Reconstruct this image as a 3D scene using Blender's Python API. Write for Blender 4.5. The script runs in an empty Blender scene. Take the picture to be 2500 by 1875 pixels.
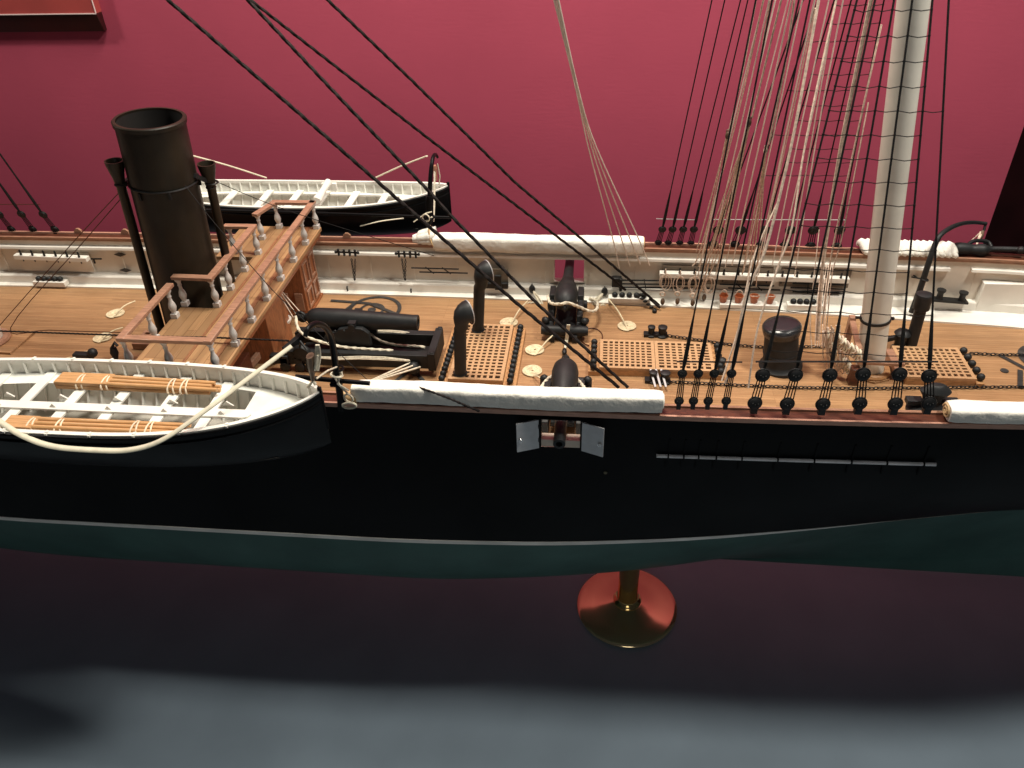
import bpy, bmesh, math, random
from mathutils import Vector, Matrix, Quaternion
random.seed(7)
S = bpy.context.scene
PI = math.pi
V = Vector
# ------------------------------------------------------------ camera model (fitted from the photograph)
RI = V((0.99404592, 0.10452285, -0.03078443))
UP = V((-0.03697376, 0.58932696, 0.80704812))
FW = V((-0.10249706, 0.80110468, -0.58968266))
FPX = 1948.34
CAM = V((0, -4.32, 3.0))

def ray(px, py):
    a = (px - 1250) / FPX; b = -(py - 937.5) / FPX
    return RI * a + UP * b + FW
def PZ(px, py, z):
    d = ray(px, py); t = (z - CAM.z) / d.z
    return CAM + d * t
def PY(px, py, y):
    d = ray(px, py); t = (y - CAM.y) / d.y
    return CAM + d * t

# ------------------------------------------------------------ object bookkeeping
COL = S.collection
ORG = {}
def wloc(o):
    return ORG[o.name] if o is not None else V((0, 0, 0))
def tag(o, label=None, cat=None, group=None, kind=None):
    if label: o['label'] = label
    if cat: o['category'] = cat
    if group: o['group'] = group
    if kind: o['kind'] = kind
    return o
def thing(name, loc, label, cat, group=None):
    o = bpy.data.objects.new(name, None); COL.objects.link(o)
    o.empty_display_size = 0.02
    o.location = loc; ORG[o.name] = V(loc)
    return tag(o, label, cat, group)

class MB:
    def __init__(s): s.v = []; s.f = []
    def add(s, vs, fs):
        n = len(s.v); s.v += [V(p) for p in vs]; s.f += [tuple(i + n for i in f) for f in fs]; return s
    def box(s, c, d, rot=None):
        c = V(c); hx, hy, hz = d[0] / 2, d[1] / 2, d[2] / 2
        vs = [V((x, y, z)) for x in (-hx, hx) for y in (-hy, hy) for z in (-hz, hz)]
        if rot is not None: vs = [rot @ p for p in vs]
        return s.add([p + c for p in vs], [(0, 1, 3, 2), (4, 6, 7, 5), (0, 4, 5, 1), (2, 3, 7, 6), (0, 2, 6, 4), (1, 5, 7, 3)])
    def bb(s, x0, x1, y0, y1, z0, z1):
        return s.box(((x0 + x1) / 2, (y0 + y1) / 2, (z0 + z1) / 2), (abs(x1 - x0), abs(y1 - y0), abs(z1 - z0)))
    def prism(s, poly, ex):
        n = len(poly); ex = V(ex); a = [V(p) for p in poly]; b = [p + ex for p in a]
        fs = [tuple(range(n))[::-1], tuple(range(n, 2 * n))]
        for i in range(n):
            j = (i + 1) % n; fs.append((i, j, n + j, n + i))
        return s.add(a + b, fs)
    def bar(s, a, b, w, h, up=(0, 0, 1)):
        a = V(a); b = V(b); d = (b - a); L = d.length; d.normalize(); u = V(up)
        r = d.cross(u).normalized(); u = r.cross(d)
        vs = []
        for t in (a, b):
            for p, q in ((-1, -1), (1, -1), (1, 1), (-1, 1)): vs.append(t + r * (p * w / 2) + u * (q * h / 2))
        return s.add(vs, [(3, 2, 1, 0), (4, 5, 6, 7), (0, 1, 5, 4), (1, 2, 6, 5), (2, 3, 7, 6), (3, 0, 4, 7)])
    def lathe(s, o, ax, prof, seg=24, sq=1.0):
        o = V(o); ax = V(ax).normalized(); t = V((1, 0, 0)) if abs(ax.x) < .8 else V((0, 1, 0))
        u = ax.cross(t).normalized(); w = ax.cross(u)
        vs = []; n = len(prof)
        for h, r in prof:
            for k in range(seg):
                a = 2 * PI * k / seg
                vs.append(o + ax * h + (u * math.cos(a) * sq + w * math.sin(a)) * max(r, 1e-5))
        fs = []
        for i in range(n - 1):
            for k in range(seg):
                j = (k + 1) % seg; fs.append((i * seg + k, i * seg + j, (i + 1) * seg + j, (i + 1) * seg + k))
        fs.append(tuple(range(seg))[::-1]); fs.append(tuple((n - 1) * seg + k for k in range(seg)))
        return s.add(vs, fs)
    def tube(s, pts, r, seg=8, lobes=0, pitch=6.0, flat=None, cap=True):
        pts = [V(p) for p in pts]; n = len(pts)
        if not hasattr(r, '__len__'): r = [r] * n
        vs = []; u = None; dist = 0
        for i in range(n):
            if i == 0: d = pts[1] - pts[0]
            elif i == n - 1: d = pts[-1] - pts[-2]
            else: d = (pts[i + 1] - pts[i]).normalized() + (pts[i] - pts[i - 1]).normalized()
            if d.length < 1e-9: d = V((0, 0, 1))
            d.normalize()
            if u is None:
                t = V((0, 0, 1)) if abs(d.z) < .9 else V((1, 0, 0)); u = d.cross(t).normalized()
            else:
                u = (u - d * u.dot(d)).normalized()
            w = d.cross(u)
            if i: dist += (pts[i] - pts[i - 1]).length
            for k in range(seg):
                a = 2 * PI * k / seg; rr = r[i]
                if lobes: rr *= 1 + .2 * math.cos(lobes * a - dist / r[i] * 2 * PI / pitch)
                fx = flat if flat else 1
                vs.append(pts[i] + u * math.cos(a) * rr + w * math.sin(a) * rr * fx)
        fs = []
        for i in range(n - 1):
            for k in range(seg):
                j = (k + 1) % seg; fs.append((i * seg + k, i * seg + j, (i + 1) * seg + j, (i + 1) * seg + k))
        if cap: fs.append(tuple(range(seg))[::-1]); fs.append(tuple((n - 1) * seg + k for k in range(seg)))
        return s.add(vs, fs)
    def sphere(s, c, r, seg=14, rings=8, sc=(1, 1, 1)):
        c = V(c); vs = []; fs = []
        for i in range(rings + 1):
            a = PI * i / rings
            for k in range(seg):
                b = 2 * PI * k / seg
                vs.append(c + V((math.sin(a) * math.cos(b) * r * sc[0], math.sin(a) * math.sin(b) * r * sc[1], math.cos(a) * r * sc[2])))
        for i in range(rings):
            for k in range(seg):
                j = (k + 1) % seg; fs.append((i * seg + k, (i + 1) * seg + k, (i + 1) * seg + j, i * seg + j))
        return s.add(vs, fs)
    def torus(s, c, R, r, ax=(0, 0, 1), seg=16, ms=6, stretch=None, roll=0.0):
        """ring around axis ax; stretch scales it along its first in-plane axis"""
        c = V(c); ax = V(ax).normalized(); t = V((1, 0, 0)) if abs(ax.x) < .8 else V((0, 1, 0))
        u = ax.cross(t).normalized(); w = ax.cross(u)
        if roll:
            q = Quaternion(ax, roll); u = q @ u; w = q @ w
        k = stretch or 1.0; vs = []; fs = []
        for i in range(seg):
            a = 2 * PI * i / seg; rad = u * math.cos(a) + w * math.sin(a)
            cen = c + u * math.cos(a) * R * k + w * math.sin(a) * R
            for j in range(ms):
                b = 2 * PI * j / ms; vs.append(cen + rad * math.cos(b) * r + ax * math.sin(b) * r)
        for i in range(seg):
            for j in range(ms):
                i2 = (i + 1) % seg; j2 = (j + 1) % ms
                fs.append((i * ms + j, i2 * ms + j, i2 * ms + j2, i * ms + j2))
        return s.add(vs, fs)
    def grid(s, rows):
        m = len(rows[0]); vs = [p for r_ in rows for p in r_]; fs = []
        for i in range(len(rows) - 1):
            for k in range(m - 1): fs.append((i * m + k, i * m + k + 1, (i + 1) * m + k + 1, (i + 1) * m + k))
        return s.add(vs, fs)

def build(name, mb, mat, parent=None, label=None, cat=None, group=None, kind=None, bevel=0, smooth=40, org=None):
    me = bpy.data.meshes.new(name)
    vs = mb.v
    if parent is not None: o0 = wloc(parent)
    elif org is not None: o0 = V(org)
    else:
        xs = [p.x for p in vs]; ys = [p.y for p in vs]; zs = [p.z for p in vs]
        o0 = V(((min(xs) + max(xs)) / 2, (min(ys) + max(ys)) / 2, min(zs)))
    me.from_pydata([tuple(p - o0) for p in vs], [], mb.f)
    me.materials.append(mat)
    bm = bmesh.new(); bm.from_mesh(me); bmesh.ops.recalc_face_normals(bm, faces=bm.faces); bm.to_mesh(me); bm.free()
    me.polygons.foreach_set('use_smooth', [True] * len(me.polygons))
    me.set_sharp_from_angle(angle=math.radians(smooth))
    o = bpy.data.objects.new(name, me); COL.objects.link(o)
    ORG[o.name] = o0
    if parent is not None: o.parent = parent
    else: o.location = o0
    if bevel:
        b = o.modifiers.new('bevel', 'BEVEL'); b.width = bevel; b.segments = 2; b.limit_method = 'ANGLE'
    return tag(o, label, cat, group, kind)

def copy_thing(o, loc, label=None, group=None, rot=None, scale=None):
    def rec(src, par):
        c = src.copy(); COL.objects.link(c)
        if par is not None: c.parent = par
        for ch in list(src.children): rec(ch, c)
        return c
    c = rec(o, None); c.location = loc; ORG[c.name] = V(loc)
    if rot is not None: c.rotation_euler = rot
    if scale is not None: c.scale = scale
    return tag(c, label, None, group)

ORD = ['first', 'second', 'third', 'fourth', 'fifth', 'sixth', 'seventh', 'eighth', 'ninth', 'tenth', 'eleventh', 'twelfth', 'thirteenth', 'fourteenth', 'fifteenth', 'sixteenth', 'seventeenth', 'eighteenth', 'nineteenth', 'twentieth', 'twenty-first', 'twenty-second']

# ------------------------------------------------------------ materials
def mat(name, col, rough=.5, metal=0, spec=.5, var=.12, vscale=8, bump=0.0, bscale=60, stretch=(1, 1, 1), col2=None, rvar=.1, coat=0):
    m = bpy.data.materials.new(name); m.use_nodes = True; nt = m.node_tree; N = nt.nodes; L = nt.links
    b = N['Principled BSDF']
    b.inputs['Metallic'].default_value = metal; b.inputs['Specular IOR Level'].default_value = spec
    if coat: b.inputs['Coat Weight'].default_value = coat; b.inputs['Coat Roughness'].default_value = .15
    tc = N.new('ShaderNodeTexCoord'); mp = N.new('ShaderNodeMapping'); mp.inputs['Scale'].default_value = stretch
    L.new(tc.outputs['Object'], mp.inputs['Vector'])
    n = N.new('ShaderNodeTexNoise'); n.inputs['Scale'].default_value = vscale; n.inputs['Detail'].default_value = 6
    L.new(mp.outputs[0], n.inputs['Vector'])
    mx = N.new('ShaderNodeMix'); mx.data_type = 'RGBA'
    c2 = col2 or tuple(max(0, c * (1 - 2 * var)) for c in col)
    c1 = col if col2 else tuple(min(1, c * (1 + var)) for c in col)
    mx.inputs[6].default_value = (*c1, 1); mx.inputs[7].default_value = (*c2, 1)
    cr = N.new('ShaderNodeMapRange'); cr.inputs[1].default_value = .3; cr.inputs[2].default_value = .7
    L.new(n.outputs[0], cr.inputs[0]); L.new(cr.outputs[0], mx.inputs[0]); L.new(mx.outputs[2], b.inputs['Base Color'])
    rr = N.new('ShaderNodeMapRange'); rr.inputs[3].default_value = max(0.02, rough - rvar); rr.inputs[4].default_value = min(1, rough + rvar)
    L.new(n.outputs[0], rr.inputs[0]); L.new(rr.outputs[0], b.inputs['Roughness'])
    if bump:
        n2 = N.new('ShaderNodeTexNoise'); n2.inputs['Scale'].default_value = bscale; n2.inputs['Detail'].default_value = 4
        L.new(mp.outputs[0], n2.inputs['Vector'])
        bp = N.new('ShaderNodeBump'); bp.inputs['Strength'].default_value = 1; bp.inputs['Distance'].default_value = bump
        L.new(n2.outputs[0], bp.inputs['Height']); L.new(bp.outputs[0], b.inputs['Normal'])
    return m

def plank_mat(name, base, dark, pw, plen, along='x', seamdark=.55, grain=.35, rough=.42, seam=.0012, tone=.25):
    m = bpy.data.materials.new(name); m.use_nodes = True; nt = m.node_tree; N = nt.nodes; L = nt.links
    b = N['Principled BSDF']; b.inputs['Specular IOR Level'].default_value = .4
    tc = N.new('ShaderNodeTexCoord'); mp = N.new('ShaderNodeMapping')
    if along == 'y': mp.inputs['Rotation'].default_value = (0, 0, PI / 2)
    L.new(tc.outputs['Object'], mp.inputs['Vector'])
    br = N.new('ShaderNodeTexBrick'); br.inputs['Scale'].default_value = 1
    br.inputs['Brick Width'].default_value = plen; br.inputs['Row Height'].default_value = pw
    br.inputs['Mortar Size'].default_value = seam; br.inputs['Mortar Smooth'].default_value = .3; br.offset = .37; br.offset_frequency = 3
    br.inputs['Color1'].default_value = (*base, 1)
    br.inputs['Color2'].default_value = (*[c * (1 - tone) for c in base], 1)
    br.inputs['Mortar'].default_value = (*[c * seamdark for c in dark], 1)
    L.new(mp.outputs[0], br.inputs['Vector'])
    m2 = N.new('ShaderNodeMapping'); m2.inputs['Scale'].default_value = (4, 90, 20); L.new(mp.outputs[0], m2.inputs['Vector'])
    n = N.new('ShaderNodeTexNoise'); n.inputs['Scale'].default_value = 1.3; n.inputs['Detail'].default_value = 7; n.inputs['Roughness'].default_value = .65
    L.new(m2.outputs[0], n.inputs['Vector'])
    n3 = N.new('ShaderNodeTexNoise'); n3.inputs['Scale'].default_value = 2.2; n3.inputs['Detail'].default_value = 3; L.new(mp.outputs[0], n3.inputs['Vector'])
    cr = N.new('ShaderNodeMapRange'); cr.inputs[1].default_value = .35; cr.inputs[2].default_value = .75; cr.inputs[4].default_value = grain
    L.new(n.outputs[0], cr.inputs[0])
    mx = N.new('ShaderNodeMix'); mx.data_type = 'RGBA'; mx.inputs[7].default_value = (*dark, 1)
    L.new(cr.outputs[0], mx.inputs[0]); L.new(br.outputs['Color'], mx.inputs[6])
    mx2 = N.new('ShaderNodeMix'); mx2.data_type = 'RGBA'; mx2.blend_type = 'MULTIPLY'; mx2.inputs[0].default_value = 1
    cr3 = N.new('ShaderNodeMapRange'); cr3.inputs[1].default_value = .3; cr3.inputs[2].default_value = .7; cr3.inputs[3].default_value = .86; cr3.inputs[4].default_value = 1.08
    L.new(n3.outputs[0], cr3.inputs[0]); L.new(mx.outputs[2], mx2.inputs[6]); L.new(cr3.outputs[0], mx2.inputs[7])
    L.new(mx2.outputs[2], b.inputs['Base Color'])
    b.inputs['Roughness'].default_value = rough
    bp = N.new('ShaderNodeBump'); bp.inputs['Strength'].default_value = .6; bp.inputs['Distance'].default_value = .002
    L.new(n.outputs[0], bp.inputs['Height']); L.new(bp.outputs[0], b.inputs['Normal'])
    return m

M = {}
M['deck'] = plank_mat('deck_oak', (.465, .27, .135), (.21, .10, .04), .024, 1.1, 'x', seam=.0008, grain=.75, seamdark=.8)
M['bridge'] = plank_mat('bridge_teak', (.44, .26, .125), (.22, .10, .045), .062, .8, 'y', seam=.0016, tone=.42, seamdark=.5)
M['railwood'] = mat('mahogany', (.36, .195, .125), .38, var=.2, vscale=5, stretch=(3, 30, 30), coat=.15)
M['darkwood'] = mat('dark_mahogany', (.095, .028, .014), .4, var=.25, vscale=6, stretch=(4, 24, 10), coat=.2)  # dark wood; also carries the rail groove's shade in its colour
M['cabin'] = mat('cabin_cherry', (.33, .115, .045), .38, var=.22, vscale=6, stretch=(20, 20, 3), coat=.15)
M['hatchwood'] = mat('hatch_pearwood', (.48, .255, .11), .42, var=.14, vscale=8, stretch=(4, 30, 10))
M['grate'] = mat('grating_boxwood', (.50, .30, .155), .5, var=.12, vscale=10, stretch=(4, 20, 10))
M['white'] = mat('white_paint', (.80, .77, .70), .32, var=.05, vscale=5, bump=.0012, bscale=18, coat=.2)
M['bulwark'] = mat('cream_bulwark_paint', (.68, .62, .53), .36, var=.07, vscale=4, bump=.0015, bscale=14)
M['boatwhite'] = mat('boat_white_paint', (.78, .78, .72), .35, var=.05, vscale=9, bump=.001, bscale=30)
M['hull'] = mat('black_hull_paint', (.004, .004, .0045), .5, spec=.08, var=.15, vscale=2, bump=.0006, bscale=20)
M['boatblack'] = mat('black_boat_paint', (.0045, .0045, .005), .36, spec=.12, var=.15, vscale=6)
M['green'] = mat('green_bottom_paint', (.045, .105, .090), .5, spec=.25, var=.12, vscale=2.4, bump=.002, bscale=7)
M['stripe'] = mat('white_waterline', (.80, .76, .70), .5, var=.1, vscale=5)
M['iron'] = mat('black_iron', (.011, .0118, .0125), .5, spec=.35, var=.25, vscale=22, bump=.0006, bscale=90)
M['gun'] = mat('gun_iron', (.013, .0145, .0155), .52, spec=.35, var=.2, vscale=16, bump=.0005, bscale=80)
M['funnel'] = mat('funnel_paint', (.019, .0145, .009), .42, spec=.3, var=.28, vscale=5, bump=.0007, bscale=40)
M['fun_in'] = mat('soot_and_opening_shade', (.008, .006, .005), .8, var=.2)  # funnel soot; also the shade in cowl mouths and under gratings, as colour
M['ropeblack'] = mat('tarred_rope', (.016, .012, .011), .75, spec=.2, var=.3, vscale=60, bump=.002, bscale=220)
M['shroud'] = mat('tarred_shroud_rope', (.010, .010, .010), .75, spec=.2, var=.3, vscale=60)
M['rope'] = mat('white_rope', (.72, .66, .52), .8, spec=.2, var=.12, vscale=50, bump=.002, bscale=200)
M['tan'] = mat('tan_rope', (.68, .54, .43), .8, spec=.2, var=.2, vscale=60)
M['coil'] = mat('coiled_rope', (.72, .62, .42), .8, spec=.2, var=.16, vscale=30, bump=.003, bscale=90)
M['canvas'] = mat('canvas', (.80, .78, .71), .85, spec=.1, var=.06, vscale=7, bump=.012, bscale=16)
M['canvastan'] = mat('canvas_aged', (.62, .44, .24), .85, spec=.1, var=.12, vscale=14, bump=.004, bscale=30)
M['mast'] = mat('mast_paint', (.68, .655, .58), .38, var=.05, vscale=6, bump=.0008, bscale=30)
M['oar'] = mat('oar_wood', (.56, .31, .13), .4, var=.14, vscale=5, stretch=(3, 40, 40))
M['brass'] = mat('polished_brass', (.95, .66, .26), .14, metal=1, var=.05, vscale=3, rvar=.03)
M['copper'] = mat('polished_copper', (1.0, .78, .44), .14, metal=.85, var=.04, vscale=3, rvar=.03)
M['silver'] = mat('gunmetal_plate', (.50, .50, .51), .4, metal=.3, var=.05, vscale=20)
M['steel'] = mat('bright_steel', (.75, .75, .75), .2, metal=1, var=.1)
M['bucket'] = mat('orange_leather', (.46, .13, .045), .5, var=.2, vscale=20)
M['blackbrown'] = mat('weathered_block_wood', (.12, .075, .045), .55, var=.3, vscale=18)
M['inlay'] = mat('iron_deck_track', (.045, .043, .042), .5, metal=.2, var=.25, vscale=25)
M['acrylic'] = mat('silver_panel_edge', (.75, .6, .58), .3, var=.05)
M['panel'] = mat('dark_red_panel', (.35, .055, .05), .5, var=.08, vscale=3, bump=.0008, bscale=20)
M['panellip'] = mat('shaded_maroon_lip', (.035, .006, .006), .35, spec=.35, var=.15, vscale=5)  # panel red darkened: shade below the face is put into the colour
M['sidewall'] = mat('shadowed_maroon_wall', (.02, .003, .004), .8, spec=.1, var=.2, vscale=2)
M['lash'] = mat('lashing_twine', (.82, .68, .50), .8, var=.1)

def wall_mat():
    m = mat('magenta_wall', (.41, .068, .114), .7, spec=.15, var=.03, vscale=1.3)
    nt = m.node_tree; N = nt.nodes; L = nt.links; b = N['Principled BSDF']
    tc = N.new('ShaderNodeTexCoord'); mp = N.new('ShaderNodeMapping'); mp.inputs['Scale'].default_value = (3, 3, 16)
    L.new(tc.outputs['Object'], mp.inputs['Vector'])
    n = N.new('ShaderNodeTexNoise'); n.inputs['Scale'].default_value = 3; n.inputs['Detail'].default_value = 9; n.inputs['Roughness'].default_value = .6
    L.new(mp.outputs[0], n.inputs['Vector'])
    bp = N.new('ShaderNodeBump'); bp.inputs['Distance'].default_value = .0018; bp.inputs['Strength'].default_value = .5
    L.new(n.outputs[0], bp.inputs['Height']); L.new(bp.outputs[0], b.inputs['Normal'])
    return m
M['wall'] = wall_mat()
M['fan'] = mat('pale_cream_line', (.88, .79, .70), .8, spec=.2, var=.1)
M['floor'] = mat('blue_grey_case_floor', (.235, .30, .36), .45, spec=.1, var=.05, vscale=1.5, rvar=.05)
# ------------------------------------------------------------ ship form
def interp(tab, x):
    if x <= tab[0][0]: return tab[0][1]
    for (a, p), (b, q) in zip(tab, tab[1:]):
        if x <= b:
            t = (x - a) / (b - a); return p + (q - p) * t
    return tab[-1][1]
def smooth_tab(tab, x, w=.25):
    return sum(interp(tab, x + d * w) for d in (-1, -.5, 0, .5, 1)) / 5
RT = [(-7, .90), (-5, .95), (-3.5, .965), (.3, .965), (1.0, .955), (1.75, .935), (2.9, .89), (3.6, .74), (4.3, .46), (4.9, .03)]
WT = [(-7, .80), (-5, .96), (-3.8, 1.02), (-1.1, 1.01), (-.2, .965), (.65, .86), (1.4, .725), (2.04, .59), (2.7, .455), (3.4, .30), (4.2, .10), (4.6, .02)]
DT = [(-7, .75), (-5, .80), (-4.4, .82), (-1.4, .82), (.0, .79), (.7, .755), (1.7, .705), (2.9, .605), (3.8, .40), (4.6, .05)]
KB = [(-7, 1.3), (-4, 1.75), (-1, 1.8), (.3, 1.45), (1.2, 1.05), (2, .85), (3, .75), (5, .7)]
R_ = lambda x: smooth_tab(RT, x); W_ = lambda x: smooth_tab(WT, x); D_ = lambda x: smooth_tab(DT, x)
ZW = -.655; ZK = -1.76; ZR = .365
def hb(x, z):
    r, w = R_(x), W_(x)
    if z >= ZW:
        t = (ZR - z) / (ZR - ZW); t = max(0, t)
        e = 1.15 if x < 0 else min(2.8, 1.15 + x * .75)
        return r + (w - r) * t ** e + .012 * math.sin(PI * t)
    n = smooth_tab(KB, x); t = min(1, (ZW - z) / (ZW - ZK))
    return max(.025, w * (1 - t ** n) ** (1 / n) if t < 1 else .025)

ship = thing('ship_model', (0, 0, ZK), 'long black hulled steam and sail ship model with oak deck, white bulwarks and green bottom', 'ship model')
PORTN = (-.287, -.058, .115, .315); PORTF = (-.33, -.098, .10, .30)
def hull_side(side, port):
    px0, px1, pz0, pz1 = port
    xs = sorted(set([round(-6.8 + .2 * i, 3) for i in range(58)] + [px0, px1]))
    zs = [ZR, pz1, (pz0 + pz1) / 2, pz0, -.05, -.25, -.45, ZW]
    mb = MB()
    idx = {}
    for i, x in enumerate(xs):
        for k, z in enumerate(zs): idx[i, k] = len(mb.v); mb.v.append(V((x, side * hb(x, z), z)))
    for i in range(len(xs) - 1):
        for k in range(len(zs) - 1):
            if px0 - 1e-4 <= xs[i] and xs[i + 1] <= px1 + 1e-4 and zs[k] <= pz1 + 1e-4 and zs[k + 1] >= pz0 - 1e-4: continue
            mb.f.append((idx[i, k], idx[i + 1, k], idx[i + 1, k + 1], idx[i, k + 1]))
    return mb
h = hull_side(-1, PORTN); h2 = hull_side(1, PORTF); h.add(h2.v, h2.f)
build('topsides', h, M['hull'], ship, smooth=60)
xs = [-6.8 + .2 * i for i in range(58)]
def sweep(xs, prof, mb=None):
    mb = mb or MB(); n = None
    rows = []
    for x in xs:
        p = prof(x); n = len(p); rows.append([V((x, a, b)) for a, b in p])
    base = len(mb.v); mb.v += [q for r in rows for q in r]
    for i in range(len(xs) - 1):
        for k in range(n):
            j = (k + 1) % n; mb.f.append((base + i * n + k, base + i * n + j, base + (i + 1) * n + j, base + (i + 1) * n + k))
    mb.f.append(tuple(base + k for k in range(n))); mb.f.append(tuple(base + (len(xs) - 1) * n + k for k in range(n))[::-1])
    return mb
st = MB()
for s in (-1, 1): sweep(xs, lambda x: [(s * (hb(x, ZW) - .01), ZW), (s * (hb(x, ZW) + .004), ZW), (s * (hb(x, ZW - .028) + .004), ZW - .030), (s * (hb(x, ZW - .028) - .01), ZW - .030)], st)
build('waterline_stripe', st, M['stripe'], ship)
M['lipwood'] = mat('lit_mahogany_lip', (.50, .27, .19), .4, var=.15, vscale=5, stretch=(3, 30, 30))  # lightened mahogany: the light caught by the outer lip is in the colour
g = MB()
for s in (-1, 1):
    rows = []
    for i in range(29):
        t = math.sin(PI / 2 * i / 28) ** .8 if i < 28 else 1
        z = (ZW - .024) + (ZK - ZW + .024) * t
        rows.append([V((x, s * hb(x, z), z)) for x in xs])
    rows.append([V((x, 0, ZK)) for x in xs])
    g.grid(rows)
build('lower_hull', g, M['green'], ship, smooth=60)
# transom closing the far end
tr = MB(); tr.prism([(-6.8, -hb(-6.8, .4), .4), (-6.8, hb(-6.8, .4), .4), (-6.8, hb(-6.8, -.6), -.6), (-6.8, 0, -1.6), (-6.8, -hb(-6.8, -.6), -.6)], (.02, 0, 0))
build('transom', tr, M['hull'], ship)
# deck
dk = MB(); dk.grid([[V((x, -D_(x), 0)), V((x, D_(x), 0))] for x in xs])
build('deck', dk, M['deck'], ship, org=None)
# waterways, bulwark walls, stringers, rails (each side a part)
fx = [-6.8 + .2 * i for i in range(57)]
for s in (-1, 1):
    P = PORTN if s < 0 else PORTF
    mb = MB()
    sweep(fx, lambda x: [(s * D_(x), -.01), (s * D_(x), .012), (s * (R_(x) - .098), .016), (s * (R_(x) - .092), .07), (s * (R_(x) - .086), .078), (s * (min(R_(x), hb(x, .08)) - .02), .08), (s * (hb(x, -.01) - .02), -.01)], mb)
    build('waterway', mb, M['white'], ship, smooth=30)
    mb = MB()
    for a, b in ((-6.8, P[0]), (P[1], 4.2)):
        n = max(2, int((b - a) / .2)); xx = [a + (b - a) * i / n for i in range(n + 1)]
        sweep(xx, lambda x: [(s * (hb(x, .09) - .043), .079), (s * (R_(x) - .045), ZR), (s * (R_(x) - .006), ZR), (s * (hb(x, .09) - .006), .079)], mb)
    sweep([P[0], P[1]], lambda x: [(s * (R_(x) - .045), P[3]), (s * (R_(x) - .045), ZR), (s * (R_(x) - .006), ZR), (s * (R_(x) - .006), P[3])], mb)
    # plating seams of the panels
    for i in range(30):
        x = -6 + .33 * i
        if P[0] - .03 < x < P[1] + .03: continue
        mb.box((x, s * (R_(x) - .046), .19), (.006, .004, .21))
    build('bulwark', mb, M['bulwark'], ship, smooth=30)
    mb = MB()
    for a, b in (((-6.8, 2.40), (2.54, 4.0)) if s > 0 else ((-6.8, 4.0),)):
        n = max(2, int((b - a) / .2)); xx = [a + (b - a) * i / n for i in range(n + 1)]
        sweep(xx, lambda x: [(s * (R_(x) - .072), .300), (s * (R_(x) - .069), .318), (s * (R_(x) - .044), .322), (s * (R_(x) - .044), .296)], mb)
    build('bulwark_stringer', mb, M['white'], ship, smooth=30)
    rail = sweep(fx, lambda x: [(s * (R_(x) - .055), ZR + .001), (s * (R_(x) - .055), ZR + .016), (s * (R_(x) + .04), ZR + .016), (s * (R_(x) + .04), ZR + .001)])
    rail = build('rail_cap', rail, M['darkwood'] if s < 0 else M['railwood'], ship, smooth=30)  # near cap takes the dark wood, so groove shade sits in its colour
    lp = sweep(fx, lambda x: [(s * (R_(x) - .058), ZR + .0165), (s * (R_(x) - .058), ZR + .03), (s * (R_(x) - .04), ZR + .03), (s * (R_(x) - .04), ZR + .0165)])
    build('inner_lip', lp, M['railwood'], rail)
    w_, h_ = (.018, .034) if s > 0 else (.013, .024)
    lp = sweep(fx, lambda x: [(s * (R_(x) + .042 - w_), ZR + .0165), (s * (R_(x) + .042 - w_), ZR + h_), (s * (R_(x) + .042), ZR + h_), (s * (R_(x) + .042), ZR - .004)])
    build('outer_lip', lp, M['lipwood'], rail)
    gr = sweep(fx, lambda x: [(s * (R_(x) - .039), ZR + .0165), (s * (R_(x) - .039), ZR + .019), (s * (R_(x) + .025), ZR + .019), (s * (R_(x) + .025), ZR + .0165)])
    build('trough', gr, M['darkwood'], rail)  # trough shade painted as dark wood
# gun port frames and doors
for s, P in ((-1, PORTN), (1, PORTF)):
    y0 = s * (R_(-.2) - .05); y1 = s * (hb(-.2, .2) + .004)
    fr = MB()
    fr.bb(P[0], P[0] + .008, y0, y1, P[2], P[3]); fr.bb(P[1] - .008, P[1], y0, y1, P[2], P[3])
    fr.bb(P[0] + .008, P[1] - .008, y0, y1, P[3] - .008, P[3])
    f = build('port_frame', fr, M['hull'] if s < 0 else M['bulwark'], ship)
    si = MB(); si.bb(P[0] + .008, P[1] - .008, y0, y1 - s * .004, P[2], P[2] + (.05 if s < 0 else .01)); build('port_sill', si, mat('pale_port_sill', (.62, .52, .42), .5) if s < 0 else M['white'], ship)
    for sd, xh in ((-1, P[0] - .003), (1, P[1] + .003)):
        yh = s * (hb(-.2, .2) + .006)
        dv = V((sd * .118, s * .045, 0)) if s < 0 else V((sd * .05, s * .11, 0))
        a = V((xh, yh, P[2] - .01)); nrm = V((dv.y, -dv.x, 0)).normalized() * .008
        hgt = P[3] - P[2] + .0
        d = MB(); d.prism([a, a + dv, a + dv + nrm, a + nrm], (0, 0, hgt))
        dr = build('port_door', d, M['silver'], ship, bevel=.0015)
        if s < 0:
            out = nrm.normalized() * (-1 if nrm.y > 0 else 1)
            c = a + dv * .84 + V((0, 0, .085)) + (nrm if nrm.y < 0 else V((0, 0, 0))) + out * .006
            k = MB(); k.torus(c, .009, .003, out, 14, 6); k.sphere(c + out * .002, .004, 8, 6)
            build('door_ring', k, M['steel'], dr)
            hn = MB()
            for zz in (.06, .155):
                hn.tube([a + V((0, -.002, zz - .012)), a + V((0, -.002, zz + .012))], .004, 6)
            build('hinge', hn, M['iron'], dr)
# small scuttle dots on the black side
sc = MB(); p = PY(1478, 1154, -hb(.05, 0)); sc.lathe((p.x, -hb(p.x, p.z) - .001, p.z), (0, -1, 0), [(0, .011), (.004, .010)], 16)
build('scuttle', sc, mat('dull_brass_scuttle', (.12, .10, .06), .5, metal=.6), ship)
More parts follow.
